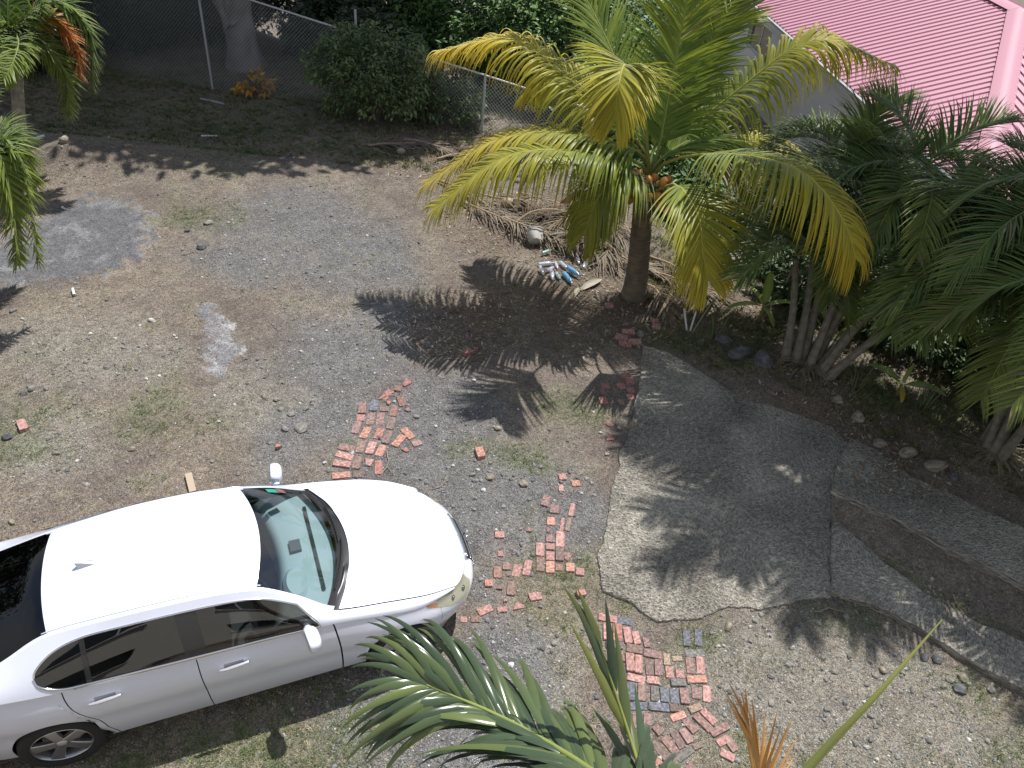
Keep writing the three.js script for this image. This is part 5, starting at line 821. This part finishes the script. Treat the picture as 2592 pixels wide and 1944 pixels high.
// the big tree whose crown, above the frame, shades the far end of the yard
{
  const o = onGround(-7.35, -20.0), r = rng(333), tree = thing('shade_tree', 'big tree with a pale flaring trunk standing behind the fence', 'tree', o), tone = [0.22, 0.2, 0.18];
  const bark = (pts, r0, r1) => { const c = new THREE.CatmullRomCurve3(pts), seed = r() * 40; return tube(new Shape(), c.getPoints(30), (t) => lerp(r0, r1, t) * (1 + 0.9 * Math.pow(1 - t, 14)) * (1 + 0.09 * noise(t * 9, seed)), 16, (t, j) => { const k = 1 + 0.5 * noise(t * 12, j * 0.8, seed) + 0.2 * noise(t * 40, j * 2, seed); return tone.map((q) => q * k); }).geo(); };
  part('trunk', bark([V(0, -0.2, 0), V(-0.05, 1.2, 0), V(0.1, 3, 0.1), V(0, 5.2, 0.2)], 0.36, 0.27), M_BARK, tree);
  part('limb', bark([V(-0.1, 1.0, 0), V(-0.8, 2.0, -0.1), V(-2.2, 4.2, 0.1), V(-3.6, 7.2, 0.4)], 0.2, 0.1), M_BARK, tree);
  for (const e of [[-2.5, 8.6, 1.4], [2.8, 8.2, 1.6], [0.4, 9.4, -1.8], [4.8, 8.4, 0.6], [-4.4, 8.0, -1.5], [1.2, 8.8, 2.2]]) part('limb', bark([V(0, 4.6, 0.2), V(e[0] * 0.4, 6.4, e[2] * 0.4 + 0.1), V(...e)], 0.18, 0.05), M_BARK, tree);
  const s = new Shape(); leafCloud(s, V(0.4, 8.7, -0.3), V(7.6, 1.9, 3.0), 1200, 34, 0.3, T_LUSH, r, 2);
  leafCloud(s, V(0.4, 9.2, -5.2), V(8.5, 1.9, 3.6), 700, 30, 0.42, T_LUSH, r, 2);
  leafCloud(s, V(-4.5, 8.6, 0.2), V(4.5, 1.8, 3.3), 380, 34, 0.3, T_LUSH, r, 2);
  part('crown', s.geo(), M_CANOPY, tree);
}
{
  const o = onGround(-14.5, -17.5), r = rng(334), tree = thing('side_tree', 'leafy tree beyond the left end of the fence shading the far corner', 'tree', o);
  part('trunk', trunkGeo([V(0, -0.2, 0), V(0.2, 2.5, 0.1), V(0.1, 5.5, 0)], 0.22, 0.14, r, 0.5, [0.25, 0.22, 0.18]), M_BARK, tree);
  const s = new Shape(); leafCloud(s, V(0, 6.4, 0), V(3.4, 2.0, 2.6), 420, 30, 0.3, T_LUSH, r, 2);
  part('crown', s.geo(), M_CANOPY, tree);
}

// trees along the left boundary, which the car's rear window mirrors
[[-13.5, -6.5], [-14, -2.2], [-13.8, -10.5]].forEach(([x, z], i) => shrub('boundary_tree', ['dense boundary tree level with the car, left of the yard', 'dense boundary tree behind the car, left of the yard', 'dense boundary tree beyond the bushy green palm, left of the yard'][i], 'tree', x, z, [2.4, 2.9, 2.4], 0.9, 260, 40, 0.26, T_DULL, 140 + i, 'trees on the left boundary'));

// ---------------------------------------------------------------- young plants on the bank
const M_BROAD = leafy(0.4, 0.35);
function bananaPlant(x, z, leaves, label, seed, stemH) {
  const o = onGround(x, z), r = rng(seed), t = thing('young_banana_plant', label, 'plant', o, 0);
  part('stem', tube(new Shape(), [V(0, -0.05, 0), V(0.01, stemH * 0.6, 0), V(0, stemH, 0)], [0.035, 0.028, 0.018], 8, (q) => mix3([0.2, 0.15, 0.08], [0.2, 0.26, 0.06], q)).geo(), M_STEM, t);
  for (const [a, e, L, w, yel] of leaves) {
    const s = new Shape(), n = 9, d = V(Math.cos(a) * Math.cos(e), Math.sin(e), Math.sin(a) * Math.cos(e)), p = V(0, stemH * 0.95, 0); let prev = null;
    for (let k = 0; k <= n; k++) { const q = k / n, ww = w * Math.pow(Math.sin(Math.PI * clamp(0.06 + q * 0.92)), 0.6) * (q < 0.15 ? 0.25 : 1) * r.r(0.88, 1.05), sd = d.clone().cross(V(0, 1, 0)).normalize(), nn = sd.clone().cross(d), c = mix3(mix3([0.14, 0.25, 0.04], [0.2, 0.32, 0.05], r()), [0.55, 0.36, 0.04], yel), m = mix3(c, [0.35, 0.42, 0.12], 0.6); const row = [s.v(p.clone().addScaledVector(sd, -ww).addScaledVector(nn, ww * 0.25), c), s.v(p.clone(), m), s.v(p.clone().addScaledVector(sd, ww).addScaledVector(nn, ww * 0.25), c)]; if (prev) { s.quad(prev[0], prev[1], row[1], row[0]); s.quad(prev[1], prev[2], row[2], row[1]); } prev = row; p.addScaledVector(d, L / n); d.y -= 0.11; d.normalize(); }
    part('leaf', s.geo(), M_BROAD, t);
  }
}
bananaPlant(3.74, -10.74, [[-1.5, 1.3, 0.55, 0.075, 0.05], [3.0, 0.35, 0.6, 0.06, 0.1], [-0.2, 0.5, 0.55, 0.06, 0.1], [1.2, 0.1, 0.4, 0.05, 0.1], [-2.2, 0.8, 0.4, 0.05, 0]], 'young banana plant with one upright leaf on the sunlit bank', 71, 0.28);
bananaPlant(5.45, -9.2, [[-2.6, 0.6, 0.55, 0.085, 0], [0.35, 0.5, 0.6, 0.08, 0], [-0.9, 1.2, 0.35, 0.03, 0.1], [1.7, 0.0, 0.3, 0.04, 0.9]], 'young banana plant with a dead yellow leaf at the bank edge', 72, 0.22);
{
  const o = onGround(4.6, -10.15), r = rng(73), t = thing('palm_seedling', 'bright yellow-green palm seedling behind the leaning palm stems', 'plant', o);
  for (let k = 0; k < 7; k++) { const a = k * 2.4, e = r.r(0.5, 1.3), s = new Shape(); for (let j = 0; j < 9; j++) { const f = (j - 4) * 0.1; leaflet(s, V(Math.cos(a) * 0.12, 0.2 + 0.05 * k, Math.sin(a) * 0.12), V(Math.cos(a + f) * Math.cos(e), Math.sin(e), Math.sin(a + f) * Math.cos(e)), V(0, 1, 0.05), r.r(0.3, 0.45), 0.022, 0.7, 4, () => mix3([0.2, 0.28, 0.04], [0.45, 0.42, 0.06], r())); } part('leaf', s.geo(), M_FROND, t); }
}

// ---------------------------------------------------------------- dead fronds raked under the palm, rubbish beside them
const PILE = [[-1.2, -13.4, 0.4, -12.3, 0.1], [-0.6, -13.0, 1.2, -11.9, 0.16], [0.1, -13.9, 1.5, -12.2, 0.22], [0.3, -12.9, 1.55, -11.6, 0.2], [1.6, -13.3, 1.2, -11.6, 0.26], [-0.2, -14.0, 0.7, -12.9, 0.15], [1.9, -12.7, 0.6, -13.5, 0.3], [1.0, -12.3, 2.6, -11.5, 0.12], [1.9, -11.7, 3.5, -11.1, 0.1], [2.1, -12.3, 3.1, -11.0, 0.1], [-1.8, -14.2, -0.2, -13.0, 0.08], [1.7, -12.0, 0.2, -12.6, 0.3], [1.95, -11.35, 2.35, -10.35, 0.12], [-3.4, -15.5, -2.0, -15.8, 0.04], [-2.7, -15.9, -1.2, -15.2, 0.06], [-2.0, -15.2, -0.7, -16.0, 0.05], [0.9, -13.6, -0.3, -12.7, 0.2], [0.4, -13.5, 1.7, -12.6, 0.34], [1.3, -13.6, 0.1, -12.3, 0.3], [1.8, -13.0, 0.8, -12.0, 0.3], [-0.9, -13.7, 0.7, -13.1, 0.18], [0.9, -13.2, 1.9, -11.9, 0.36], [-0.3, -12.8, 1.1, -13.4, 0.28]];
PILE.forEach(([x0, z0, x1, z1, h], i) => {
  const r = rng(1200 + i), o = [(x0 + x1) / 2, groundHeight((x0 + x1) / 2, (z0 + z1) / 2), (z0 + z1) / 2], t = thing('dead_palm_frond', i > 12 && i < 16 ? 'dry palm frond in the litter between the feathery bush and the yard' : i >= 7 && i <= 9 || i === 12 ? 'dry grey palm frond lying on the bank at the palm foot' : 'dry brown palm frond in the heap below the coconut palm', 'palm frond', o, 0, i > 12 && i < 16 ? 'dead fronds below the feathery bush' : i >= 7 && i <= 9 || i === 12 ? 'dead fronds on the bank' : 'dead fronds heaped below the palm');
  const pts = range(0, 1, 4).map((q) => { const x = lerp(x0, x1, q) + 0.12 * noise(q * 3, i), z = lerp(z0, z1, q) + 0.12 * noise(q * 3, i + 50); return V(x - o[0], groundHeight(x, z) - o[1] + 0.03 + h * Math.sin(Math.PI * clamp(q * 0.9 + 0.1)), z - o[2]); });
  const g = r() < 0.45;
  frond(t, pts, { leaf: 0.55, width: 0.024, droop: 0.9, lift: 0.1, count: 34, a0: 0.8, a1: 1.2, segs: 4, material: M_DEAD, messy: 0.3, dark: g ? [0.11, 0.085, 0.065] : [0.075, 0.05, 0.034], mid: g ? [0.2, 0.16, 0.125] : [0.14, 0.095, 0.065], light: 0, gold: B_GREY, yellow: 0.2, rachis: [0.3, 0.22, 0.15], thick: 0.028, from: 0.12 }, r);
});
{ // curled flower sheaths and husks on the heap
  const sh = (x, z, y, len, w, turn, tilt, label, tone, seed) => { const s = new Shape(); for (let i = 0; i <= 12; i++) { const q = i / 12, ww = w * Math.pow(Math.sin(Math.PI * clamp(0.04 + q * 0.92)), 0.7); for (let j = 0; j <= 8; j++) { const a = lerp(-1.3, 1.3, j / 8); s.v(V((q - 0.5) * len, -Math.cos(a) * ww * 0.8 + ww * 0.8, Math.sin(a) * ww), tone.map((c) => c * (0.85 + 0.3 * ((j * 7 + i * 3) % 5) / 5))); } } for (let i = 0; i < 12; i++) for (let j = 0; j < 8; j++) { const a = i * 9 + j; s.quad(a, a + 1, a + 10, a + 9); } const m = single('flower_sheath', s.geo(), M_DEAD, label, 'palm sheath'); m.position.set(x, groundHeight(x, z) + y, z); m.rotation.set(tilt, turn, 0.1); };
  sh(0.68, -13.5, 0.3, 0.62, 0.085, 0.75, 0.9, 'reddish brown boat-shaped palm sheath on top of the frond heap', [0.36, 0.2, 0.12], 1);
  sh(0.5, -13.1, 0.2, 0.5, 0.06, -1.5, 0.6, 'narrow brown palm sheath leaning on the frond heap', [0.33, 0.22, 0.13], 2);
  sh(1.1, -11.2, 0.02, 0.46, 0.075, 0.77, 0.0, 'grey boat-shaped palm sheath lying beside the plastic bottles', [0.4, 0.36, 0.3], 3);
  sh(0.87, -10.98, 0.01, 0.2, 0.04, 1.3, 0.1, 'small pale palm sheath beside the grey boat-shaped one', [0.42, 0.38, 0.3], 4);
  const nut = (x, z, y, k, c, label) => { const g = new THREE.SphereGeometry(1, 18, 14); g.scale(0.075 * k, 0.06 * k, 0.06 * k); const p = g.attributes.position; for (let i = 0; i < p.count; i++) { const q = 1 + 0.08 * noise(p.getX(i) * 20, p.getY(i) * 20, p.getZ(i) * 20 + x); p.setXYZ(i, p.getX(i) * q, p.getY(i) * q, p.getZ(i) * q); } g.computeVertexNormals(); const m = single('fallen_coconut', g, std(c, 0.6), label, 'coconut'); m.position.set(x, groundHeight(x, z) + y, z); m.rotation.y = x * 7; };
  nut(1.3, -12.75, 0.3, 0.85, [0.62, 0.28, 0.07], 'orange fallen coconut on top of the frond heap');
  nut(-0.42, -13.45, 0.14, 1.7, [0.3, 0.23, 0.17], 'big brown coconut husk at the far end of the frond heap');
  nut(-0.1, -13.55, 0.12, 1.5, [0.16, 0.11, 0.08], 'dark coconut husk at the far end of the frond heap');
  nut(-2.7, -15.35, 0.05, 1.2, [0.3, 0.24, 0.17], 'brown coconut husk in the litter below the feathery bush');
}
{
  const BOT = [[0.22, -11.63, 0.46, -11.71, 0], [0.36, -11.44, 0.48, -11.61, 0], [0.25, -11.5, 0.31, -11.32, 0], [0.5, -11.78, 0.54, -11.6, 0], [0.58, -11.78, 0.7, -11.59, 0], [0.7, -11.59, 0.9, -11.38, 1], [0.63, -11.45, 0.79, -11.15, 1], [0.52, -11.43, 0.59, -11.23, 2], [0.44, -11.41, 0.47, -11.18, 0], [0.96, -11.7, 1.06, -11.98, 0], [0.86, -12.0, 0.89, -11.85, 0], [0.27, -11.95, 0.42, -12.08, 2]];
  const mats = [phys([0.72, 0.74, 0.82], 0.18, { transmission: 0.45, thickness: 0, side: THREE.DoubleSide }), phys([0.25, 0.52, 0.68], 0.18, { transmission: 0.4, thickness: 0, side: THREE.DoubleSide }), phys([0.5, 0.64, 0.62], 0.2, { transmission: 0.4, thickness: 0, side: THREE.DoubleSide })], caps = [std([0.75, 0.76, 0.78], 0.4), std([0.03, 0.2, 0.55], 0.4), std([0.1, 0.4, 0.3], 0.4)], lab = std([0.1, 0.3, 0.6], 0.5);
  BOT.forEach(([x0, z0, x1, z1, k], i) => {
    const L = clamp(Math.hypot(x1 - x0, z1 - z0), 0.2, 0.3), R = L * 0.145, r = rng(1500 + i), one = ['clear', 'blue', 'greenish'][k];
    const apart = i >= 9 && i <= 10, t = thing('plastic_bottle', apart ? 'clear plastic bottle lying between the bottle heap and the palm trunk' : i === 11 ? 'greenish plastic bottle lying beside the white tub' : `empty ${one} plastic bottle in the heap of bottles`, 'bottle', [(x0 + x1) / 2, groundHeight((x0 + x1) / 2, (z0 + z1) / 2) + R + (i % 3) * 0.018, (z0 + z1) / 2], Math.atan2(-(z1 - z0), x1 - x0), apart ? 'clear bottles near the palm trunk' : i === 11 ? undefined : `${one} bottles in the heap`);
    const pr = [[0.001, -0.5], [0.8, -0.49], [0.98, -0.46], [1, -0.3], [0.95, -0.27], [1, -0.24], [1, 0.0], [0.95, 0.03], [1, 0.06], [0.97, 0.2], [0.72, 0.33], [0.36, 0.43], [0.33, 0.5]].map(([a, b]) => new THREE.Vector2(a * R, b * L));
    const g = new THREE.LatheGeometry(pr, 18), p = g.attributes.position; for (let q = 0; q < p.count; q++) { const d = 1 - 0.25 * Math.max(0, noise(p.getX(q) * 14 + i * 3, p.getY(q) * 12, p.getZ(q) * 14)); p.setX(q, p.getX(q) * d); p.setZ(q, p.getZ(q) * d); } g.rotateZ(-Math.PI / 2); g.computeVertexNormals();
    part('body', g, mats[k], t);
    const cg = new THREE.CylinderGeometry(R * 0.4, R * 0.4, L * 0.07, 12); cg.rotateZ(-Math.PI / 2); part('cap', cg, caps[i % 4 === 1 ? 1 : k === 2 ? 2 : 0], t).position.x = L * 0.52;
    if (k === 1) { const lg = new THREE.CylinderGeometry(R * 1.03, R * 1.03, L * 0.2, 18, 1, true); lg.rotateZ(-Math.PI / 2); part('label', lg, lab, t).position.x = -L * 0.1; }
    t.rotation.z = r.r(-0.12, 0.12);
  });
  // tipped white tub
  const t = thing('plastic_tub', 'dirty white plastic tub tipped over at the edge of the frond heap', 'tub', [0.14, groundHeight(0.14, -12.25) + 0.1, -12.25], 0.6), m = std([0.46, 0.44, 0.41], 0.6, { side: THREE.DoubleSide });
  const tg = new THREE.LatheGeometry([[0.001, 0], [0.12, 0], [0.135, 0.01], [0.15, 0.12], [0.155, 0.2]].map(([a, b]) => new THREE.Vector2(a, b)), 28); { const p = tg.attributes.position; for (let i = 0; i < p.count; i++) { const q = 1 - 0.35 * Math.max(0, noise(p.getX(i) * 9, p.getY(i) * 9, p.getZ(i) * 9)); p.setXYZ(i, p.getX(i) * q, p.getY(i), p.getZ(i) * q * 0.8); } tg.computeVertexNormals(); } part('tub_body', tg, m, t); part('rim', (() => { const g = new THREE.TorusGeometry(0.157, 0.009, 8, 28); g.rotateX(Math.PI / 2); g.translate(0, 0.2, 0); return g; })(), m, t); t.rotation.set(-1.15, 0.5, 0.2);
}
// pipes, sticks, a board
const pvc = std([0.72, 0.72, 0.7], 0.45), gy = (x, z, y = 0) => V(x, groundHeight(x, z) + y, z);
function pipe(a, b, rad, label, m = pvc, name = 'pipe_offcut', cat = 'pipe') {
  const c = a.clone().lerp(b, 0.5), d = b.clone().sub(a), L = d.length(), g = new THREE.LatheGeometry([[rad * 0.8, -L / 2], [rad, -L / 2], [rad, L / 2], [rad * 0.8, L / 2], [rad * 0.8, -L / 2]].map(([x, y]) => new THREE.Vector2(x, y)), 14);
  g.applyQuaternion(new THREE.Quaternion().setFromUnitVectors(V(0, 1, 0), d.normalize())); const o = single(name, g, m, label, cat); o.position.copy(c);
}
pipe(gy(2.56, -10.24, -0.02), gy(2.44, -10.28, 0.36), 0.016, 'white pipe standing in the soil, leaning away from its twin');
pipe(gy(2.6, -10.22, -0.02), gy(2.62, -10.26, 0.34), 0.014, 'white pipe standing upright beside the leaning white pipe');
pipe(gy(2.63, -10.2, -0.02), gy(2.82, -10.3, 0.5), 0.007, 'thin grey cane leaning right beside the white pipes', std([0.35, 0.36, 0.28], 0.7), 'cane', 'stick');
pipe(gy(-6.92, -15.76, 0.02), gy(-6.6, -15.8, 0.02), 0.018, 'white pipe lying in the shaded grass before the fence');
pipe(gy(-6.51, -9.58, 0.03), gy(-6.42, -9.44, 0.03), 0.02, 'short white pipe piece at the edge of the old grey slab');
pipe(gy(-9.47, -14.05, 0.03), gy(-9.3, -14.25, 0.05), 0.03, 'white pipe elbow behind the soil heap');
pipe(gy(-7.6, -17.6, 0.03), gy(-7.0, -17.45, 0.03), 0.03, 'grey pipe lying on the ground below the fence', std([0.3, 0.3, 0.3], 0.7));
{ const g = new THREE.BoxGeometry(0.3, 0.035, 0.075, 6, 1, 2), p = g.attributes.position; for (let i = 0; i < p.count; i++) p.setY(i, p.getY(i) + 0.006 * noise(p.getX(i) * 9, p.getZ(i) * 20)); const m = single('wooden_board', g, std([0.42, 0.34, 0.25], 0.85), 'weathered wooden board sticking out from behind the car roof', 'board'); m.position.set(-3.5, groundHeight(-3.5, -6.15) + 0.025, -6.15); m.rotation.y = -1.05; }
{ // straggly stalks at the bank edge
  const stalk = (x, z, n, label, seed, tone) => { const o = onGround(x, z), r = rng(seed), t = thing('bank_weed', label, 'plant', o), s = new Shape(); for (let k = 0; k < n; k++) { const a = r() * 6.3, e = V(Math.cos(a) * 0.14, r.r(0.2, 0.5), Math.sin(a) * 0.14); tube(s, [V(e.x * 0.2, -0.05, e.z * 0.2), e.clone().multiplyScalar(0.6), e], [0.012, 0.01, 0.003], 5, mix3(tone, B_DRY, r() * 0.6)); } part('stalks', s.geo(), M_STEM, t); };
  stalk(4.75, -9.0, 9, 'bare green stalks at the bank edge right of the first palm clump', 1, [0.07, 0.1, 0.04]);
  stalk(2.95, -10.1, 12, 'weedy tuft beside the white pipes on the bank', 2, [0.08, 0.13, 0.04]);
  stalk(5.75, -8.95, 10, 'low weed at the foot of the banana plant with a yellow leaf', 3, [0.08, 0.15, 0.05]);
}

{ // fallen twigs
  const TW = [[-1.62, -7.98, 0.5, 0.25, 'pale bent twig above the bricks by the bonnet'], [-1.35, -6.75, -1.2, 0.5, 'long curved twig lying across the bricks by the bonnet'], [-0.75, -6.5, 0.9, 0.35, 'thin twig on gravel before the bonnet'], [-2.4, -15.6, 0.3, 0.9, 'grey branch lying in the litter below the feathery bush'], [-1.3, -15.9, 0.7, 0.8, 'forked grey branch near the last fence post'], [-3.0, -15.3, -0.4, 0.6, 'short grey branch at the shade edge of the yard'], [-5.2, -10.9, 0.3, 0.4, 'thin straw stalk near the loose dark brick'], [3.6, -5.35, 0.1, 0.35, 'dry straw stalk below the edge of the drive']];
  TW.forEach(([x, z, a, L, label], i) => { const r = rng(4400 + i), s = new Shape(), pts = range(-0.5, 0.5, 6).map((q) => V(q * L, groundHeight(x, z) * 0 + 0.012 + 0.01 * r(), 0.18 * L * noise(q * 3, i) + 0.12 * L * q * q)); tube(s, pts, (t) => lerp(0.009, 0.003, t) * (L > 0.5 ? 1.6 : 0.8), 6, mix3([0.33, 0.28, 0.2], [0.24, 0.2, 0.16], r())); if (L > 0.45) tube(s, [pts[3], pts[3].clone().add(V(L * 0.2, 0.03, L * 0.12)), pts[3].clone().add(V(L * 0.36, 0.02, L * 0.2))], [0.007, 0.005, 0.002], 5, [0.26, 0.22, 0.17]); const m = single('twig', s.geo(), M_STEM, label, 'twig'); m.position.set(x, groundHeight(x, z), z); m.rotation.y = a; });
}

// ---------------------------------------------------------------- ground cover nobody could count
function scatter(name, label, geometry, material, n, seed, place) {
  const r = rng(seed), mats = [], cols = [], q = new THREE.Object3D();
  for (let k = 0; k < n; k++) { const c = place(r, q); if (!c) continue; q.updateMatrix(); mats.push(q.matrix.clone()); cols.push(new THREE.Color().setRGB(...c)); }
  const m = shade(new THREE.InstancedMesh(geometry, material, mats.length)); m.name = name;
  mats.forEach((a, i) => { m.setMatrixAt(i, a); m.setColorAt(i, cols[i]); });
  m.userData = { label, category: name.replace('_', ' '), kind: 'stuff' }; scene.add(m);
}
const nearSpot = (r) => { const q = r(), z = lerp(-2.6, -16, Math.pow(q, 1.15)), half = 3.6 + (-z) * 0.62; return [r.r(-half, Math.min(half, 8)), z]; };
scatter('gravel', 'loose grey gravel and pebbles strewn over the yard', stoneGeo(5, 0), new THREE.MeshStandardMaterial({ roughness: 0.9 }), 90000, 2001, (r, q) => {
  const [x, z] = nearSpot(r); if (onConcrete(x, z)) return null;
  const m = cover(x, z), want = Math.max(m.gravel, m.stony * 0.8, 0.16); if (r() > want) return null;
  const s = r() < 0.04 ? r.r(0.016, 0.034) : r.r(0.005, 0.014);
  q.position.set(x, groundHeight(x, z) + s * 0.25, z); q.scale.set(s * r.r(0.8, 1.2), s * r.r(0.5, 0.8), s * r.r(0.8, 1.2)); q.rotation.set(r.r(-0.3, 0.3), r() * 6.3, r.r(-0.3, 0.3));
  const g = r() < 0.12 ? r.r(0.35, 0.52) : r.r(0.11, 0.27), w = m.stony > m.gravel ? 0.9 : 1.0; return [g, g * 0.99, g * w];
});
const tuft = (() => { const s = new Shape(), r = rng(9); for (let k = 0; k < 7; k++) { const a = r() * 6.3, b = V(Math.cos(a) * r.r(0, 0.35), 0, Math.sin(a) * r.r(0, 0.35)), e = b.clone().add(V(Math.cos(a + r.r(-1, 1)) * r.r(0.4, 1.2), r.r(0.35, 1), Math.sin(a + r.r(-1, 1)) * r.r(0.4, 1.2))), sd = V(-Math.sin(a), 0, Math.cos(a)).multiplyScalar(0.06), m = b.clone().lerp(e, 0.5).add(V(0, 0.15, 0)); const v = [s.v(b.clone().sub(sd)), s.v(b.clone().add(sd)), s.v(m.clone().add(sd)), s.v(m.clone().sub(sd)), s.v(e)]; s.quad(v[0], v[1], v[2], v[3]); s.tri(v[3], v[2], v[4]); } return s.geo(); })();
const M_TUFT = new THREE.MeshStandardMaterial({ roughness: 0.9, side: THREE.DoubleSide });
const byBrick = (x, z, d) => bricksAt.some(([a, b]) => (a - x) ** 2 + (b - z) ** 2 < d * d);
scatter('dry_grass', 'thin dry and green grass growing over the yard', tuft, M_TUFT, 120000, 2002, (r, q) => {
  const [x, z] = nearSpot(r); if (onConcrete(x, z)) return null;
  const m = cover(x, z), dry = clamp(0.45 + m.n1 + m.n2 * 1.4 - m.gravel * 0.55), lush = m.green; if (r() > Math.max(dry * 0.7, lush)) return null;
  if (byBrick(x, z, 0.085) && r() < 0.8) return null;
  const isGreen = r() < lush * 0.85, s = isGreen ? r.r(0.025, 0.055) : r.r(0.02, 0.055);
  q.position.set(x, groundHeight(x, z) - 0.003, z); q.scale.set(s, s * (isGreen ? 0.8 : 0.45), s); q.rotation.set(0, r() * 6.3, 0);
  const k = r.r(0.7, 1.3); return (isGreen ? [0.12 * k, 0.155 * k, 0.055 * k] : r() < 0.3 ? [0.2 * k, 0.17 * k, 0.12 * k] : [0.33 * k, 0.275 * k, 0.19 * k]);
});
scatter('bank_grass', 'grass and weeds covering the bank and the shaded far ground', tuft, M_TUFT, 60000, 2003, (r, q) => {
  const far = r() < 0.5, x = far ? r.r(-14, 0) : r.r(2, 11), z = far ? r.r(-22, -14.6) : r.r(-15, -5.5); if (!far && ((x - 1.86) * 0.49 + (z + 9.7) * -0.87 < 0.25 || onConcrete(x, z))) return null;
  const n = fbm(x * 1.3, z * 1.3, 3); if (r() > 0.5 + n * 1.2) return null;
  const s = r.r(0.05, 0.11); q.position.set(x, groundHeight(x, z) - 0.005, z); q.scale.set(s, s * 0.9, s); q.rotation.set(0, r() * 6.3, 0);
  const k = r.r(0.6, 1.3), g = clamp(0.5 + n); return mix3([0.27 * k, 0.21 * k, 0.13 * k], [0.08 * k, 0.13 * k, 0.035 * k], g);
});
const leafFlat = (() => { const s = new Shape(); const v = [V(-1, 0, 0), V(-0.2, 0.12, 0.4), V(1, 0.2, 0), V(-0.2, 0.12, -0.4)].map((p) => s.v(p)); s.tri(v[0], v[1], v[2]); s.tri(v[0], v[2], v[3]); return s.geo(); })();
scatter('leaf_litter', 'dead leaves and bits of frond littering the palm foot and bank', leafFlat, M_TUFT, 9000, 2004, (r, q) => {
  const [a, b, rad] = r.pick(LITTER_SPOTS), t = r() * 6.3, d = rad * 1.5 * Math.sqrt(r()), x = a + d * Math.cos(t), z = b + d * Math.sin(t), far = r() < 0.06;
  if (inside(APRON, x, z) && !far) return null;
  const s = r.r(0.012, 0.05); q.position.set(x, surface(x, z) + 0.008, z); q.scale.set(s, s, s * r.r(0.3, 1)); q.rotation.set(r.r(-0.4, 0.4), r() * 6.3, r.r(-0.4, 0.4));
  const k = r.r(0.6, 1.3); return r() < 0.25 ? [0.4 * k, 0.34 * k, 0.26 * k] : [0.2 * k, 0.14 * k, 0.09 * k];
});

renderer.setSize(1024, 768);
renderer.render(scene, camera);
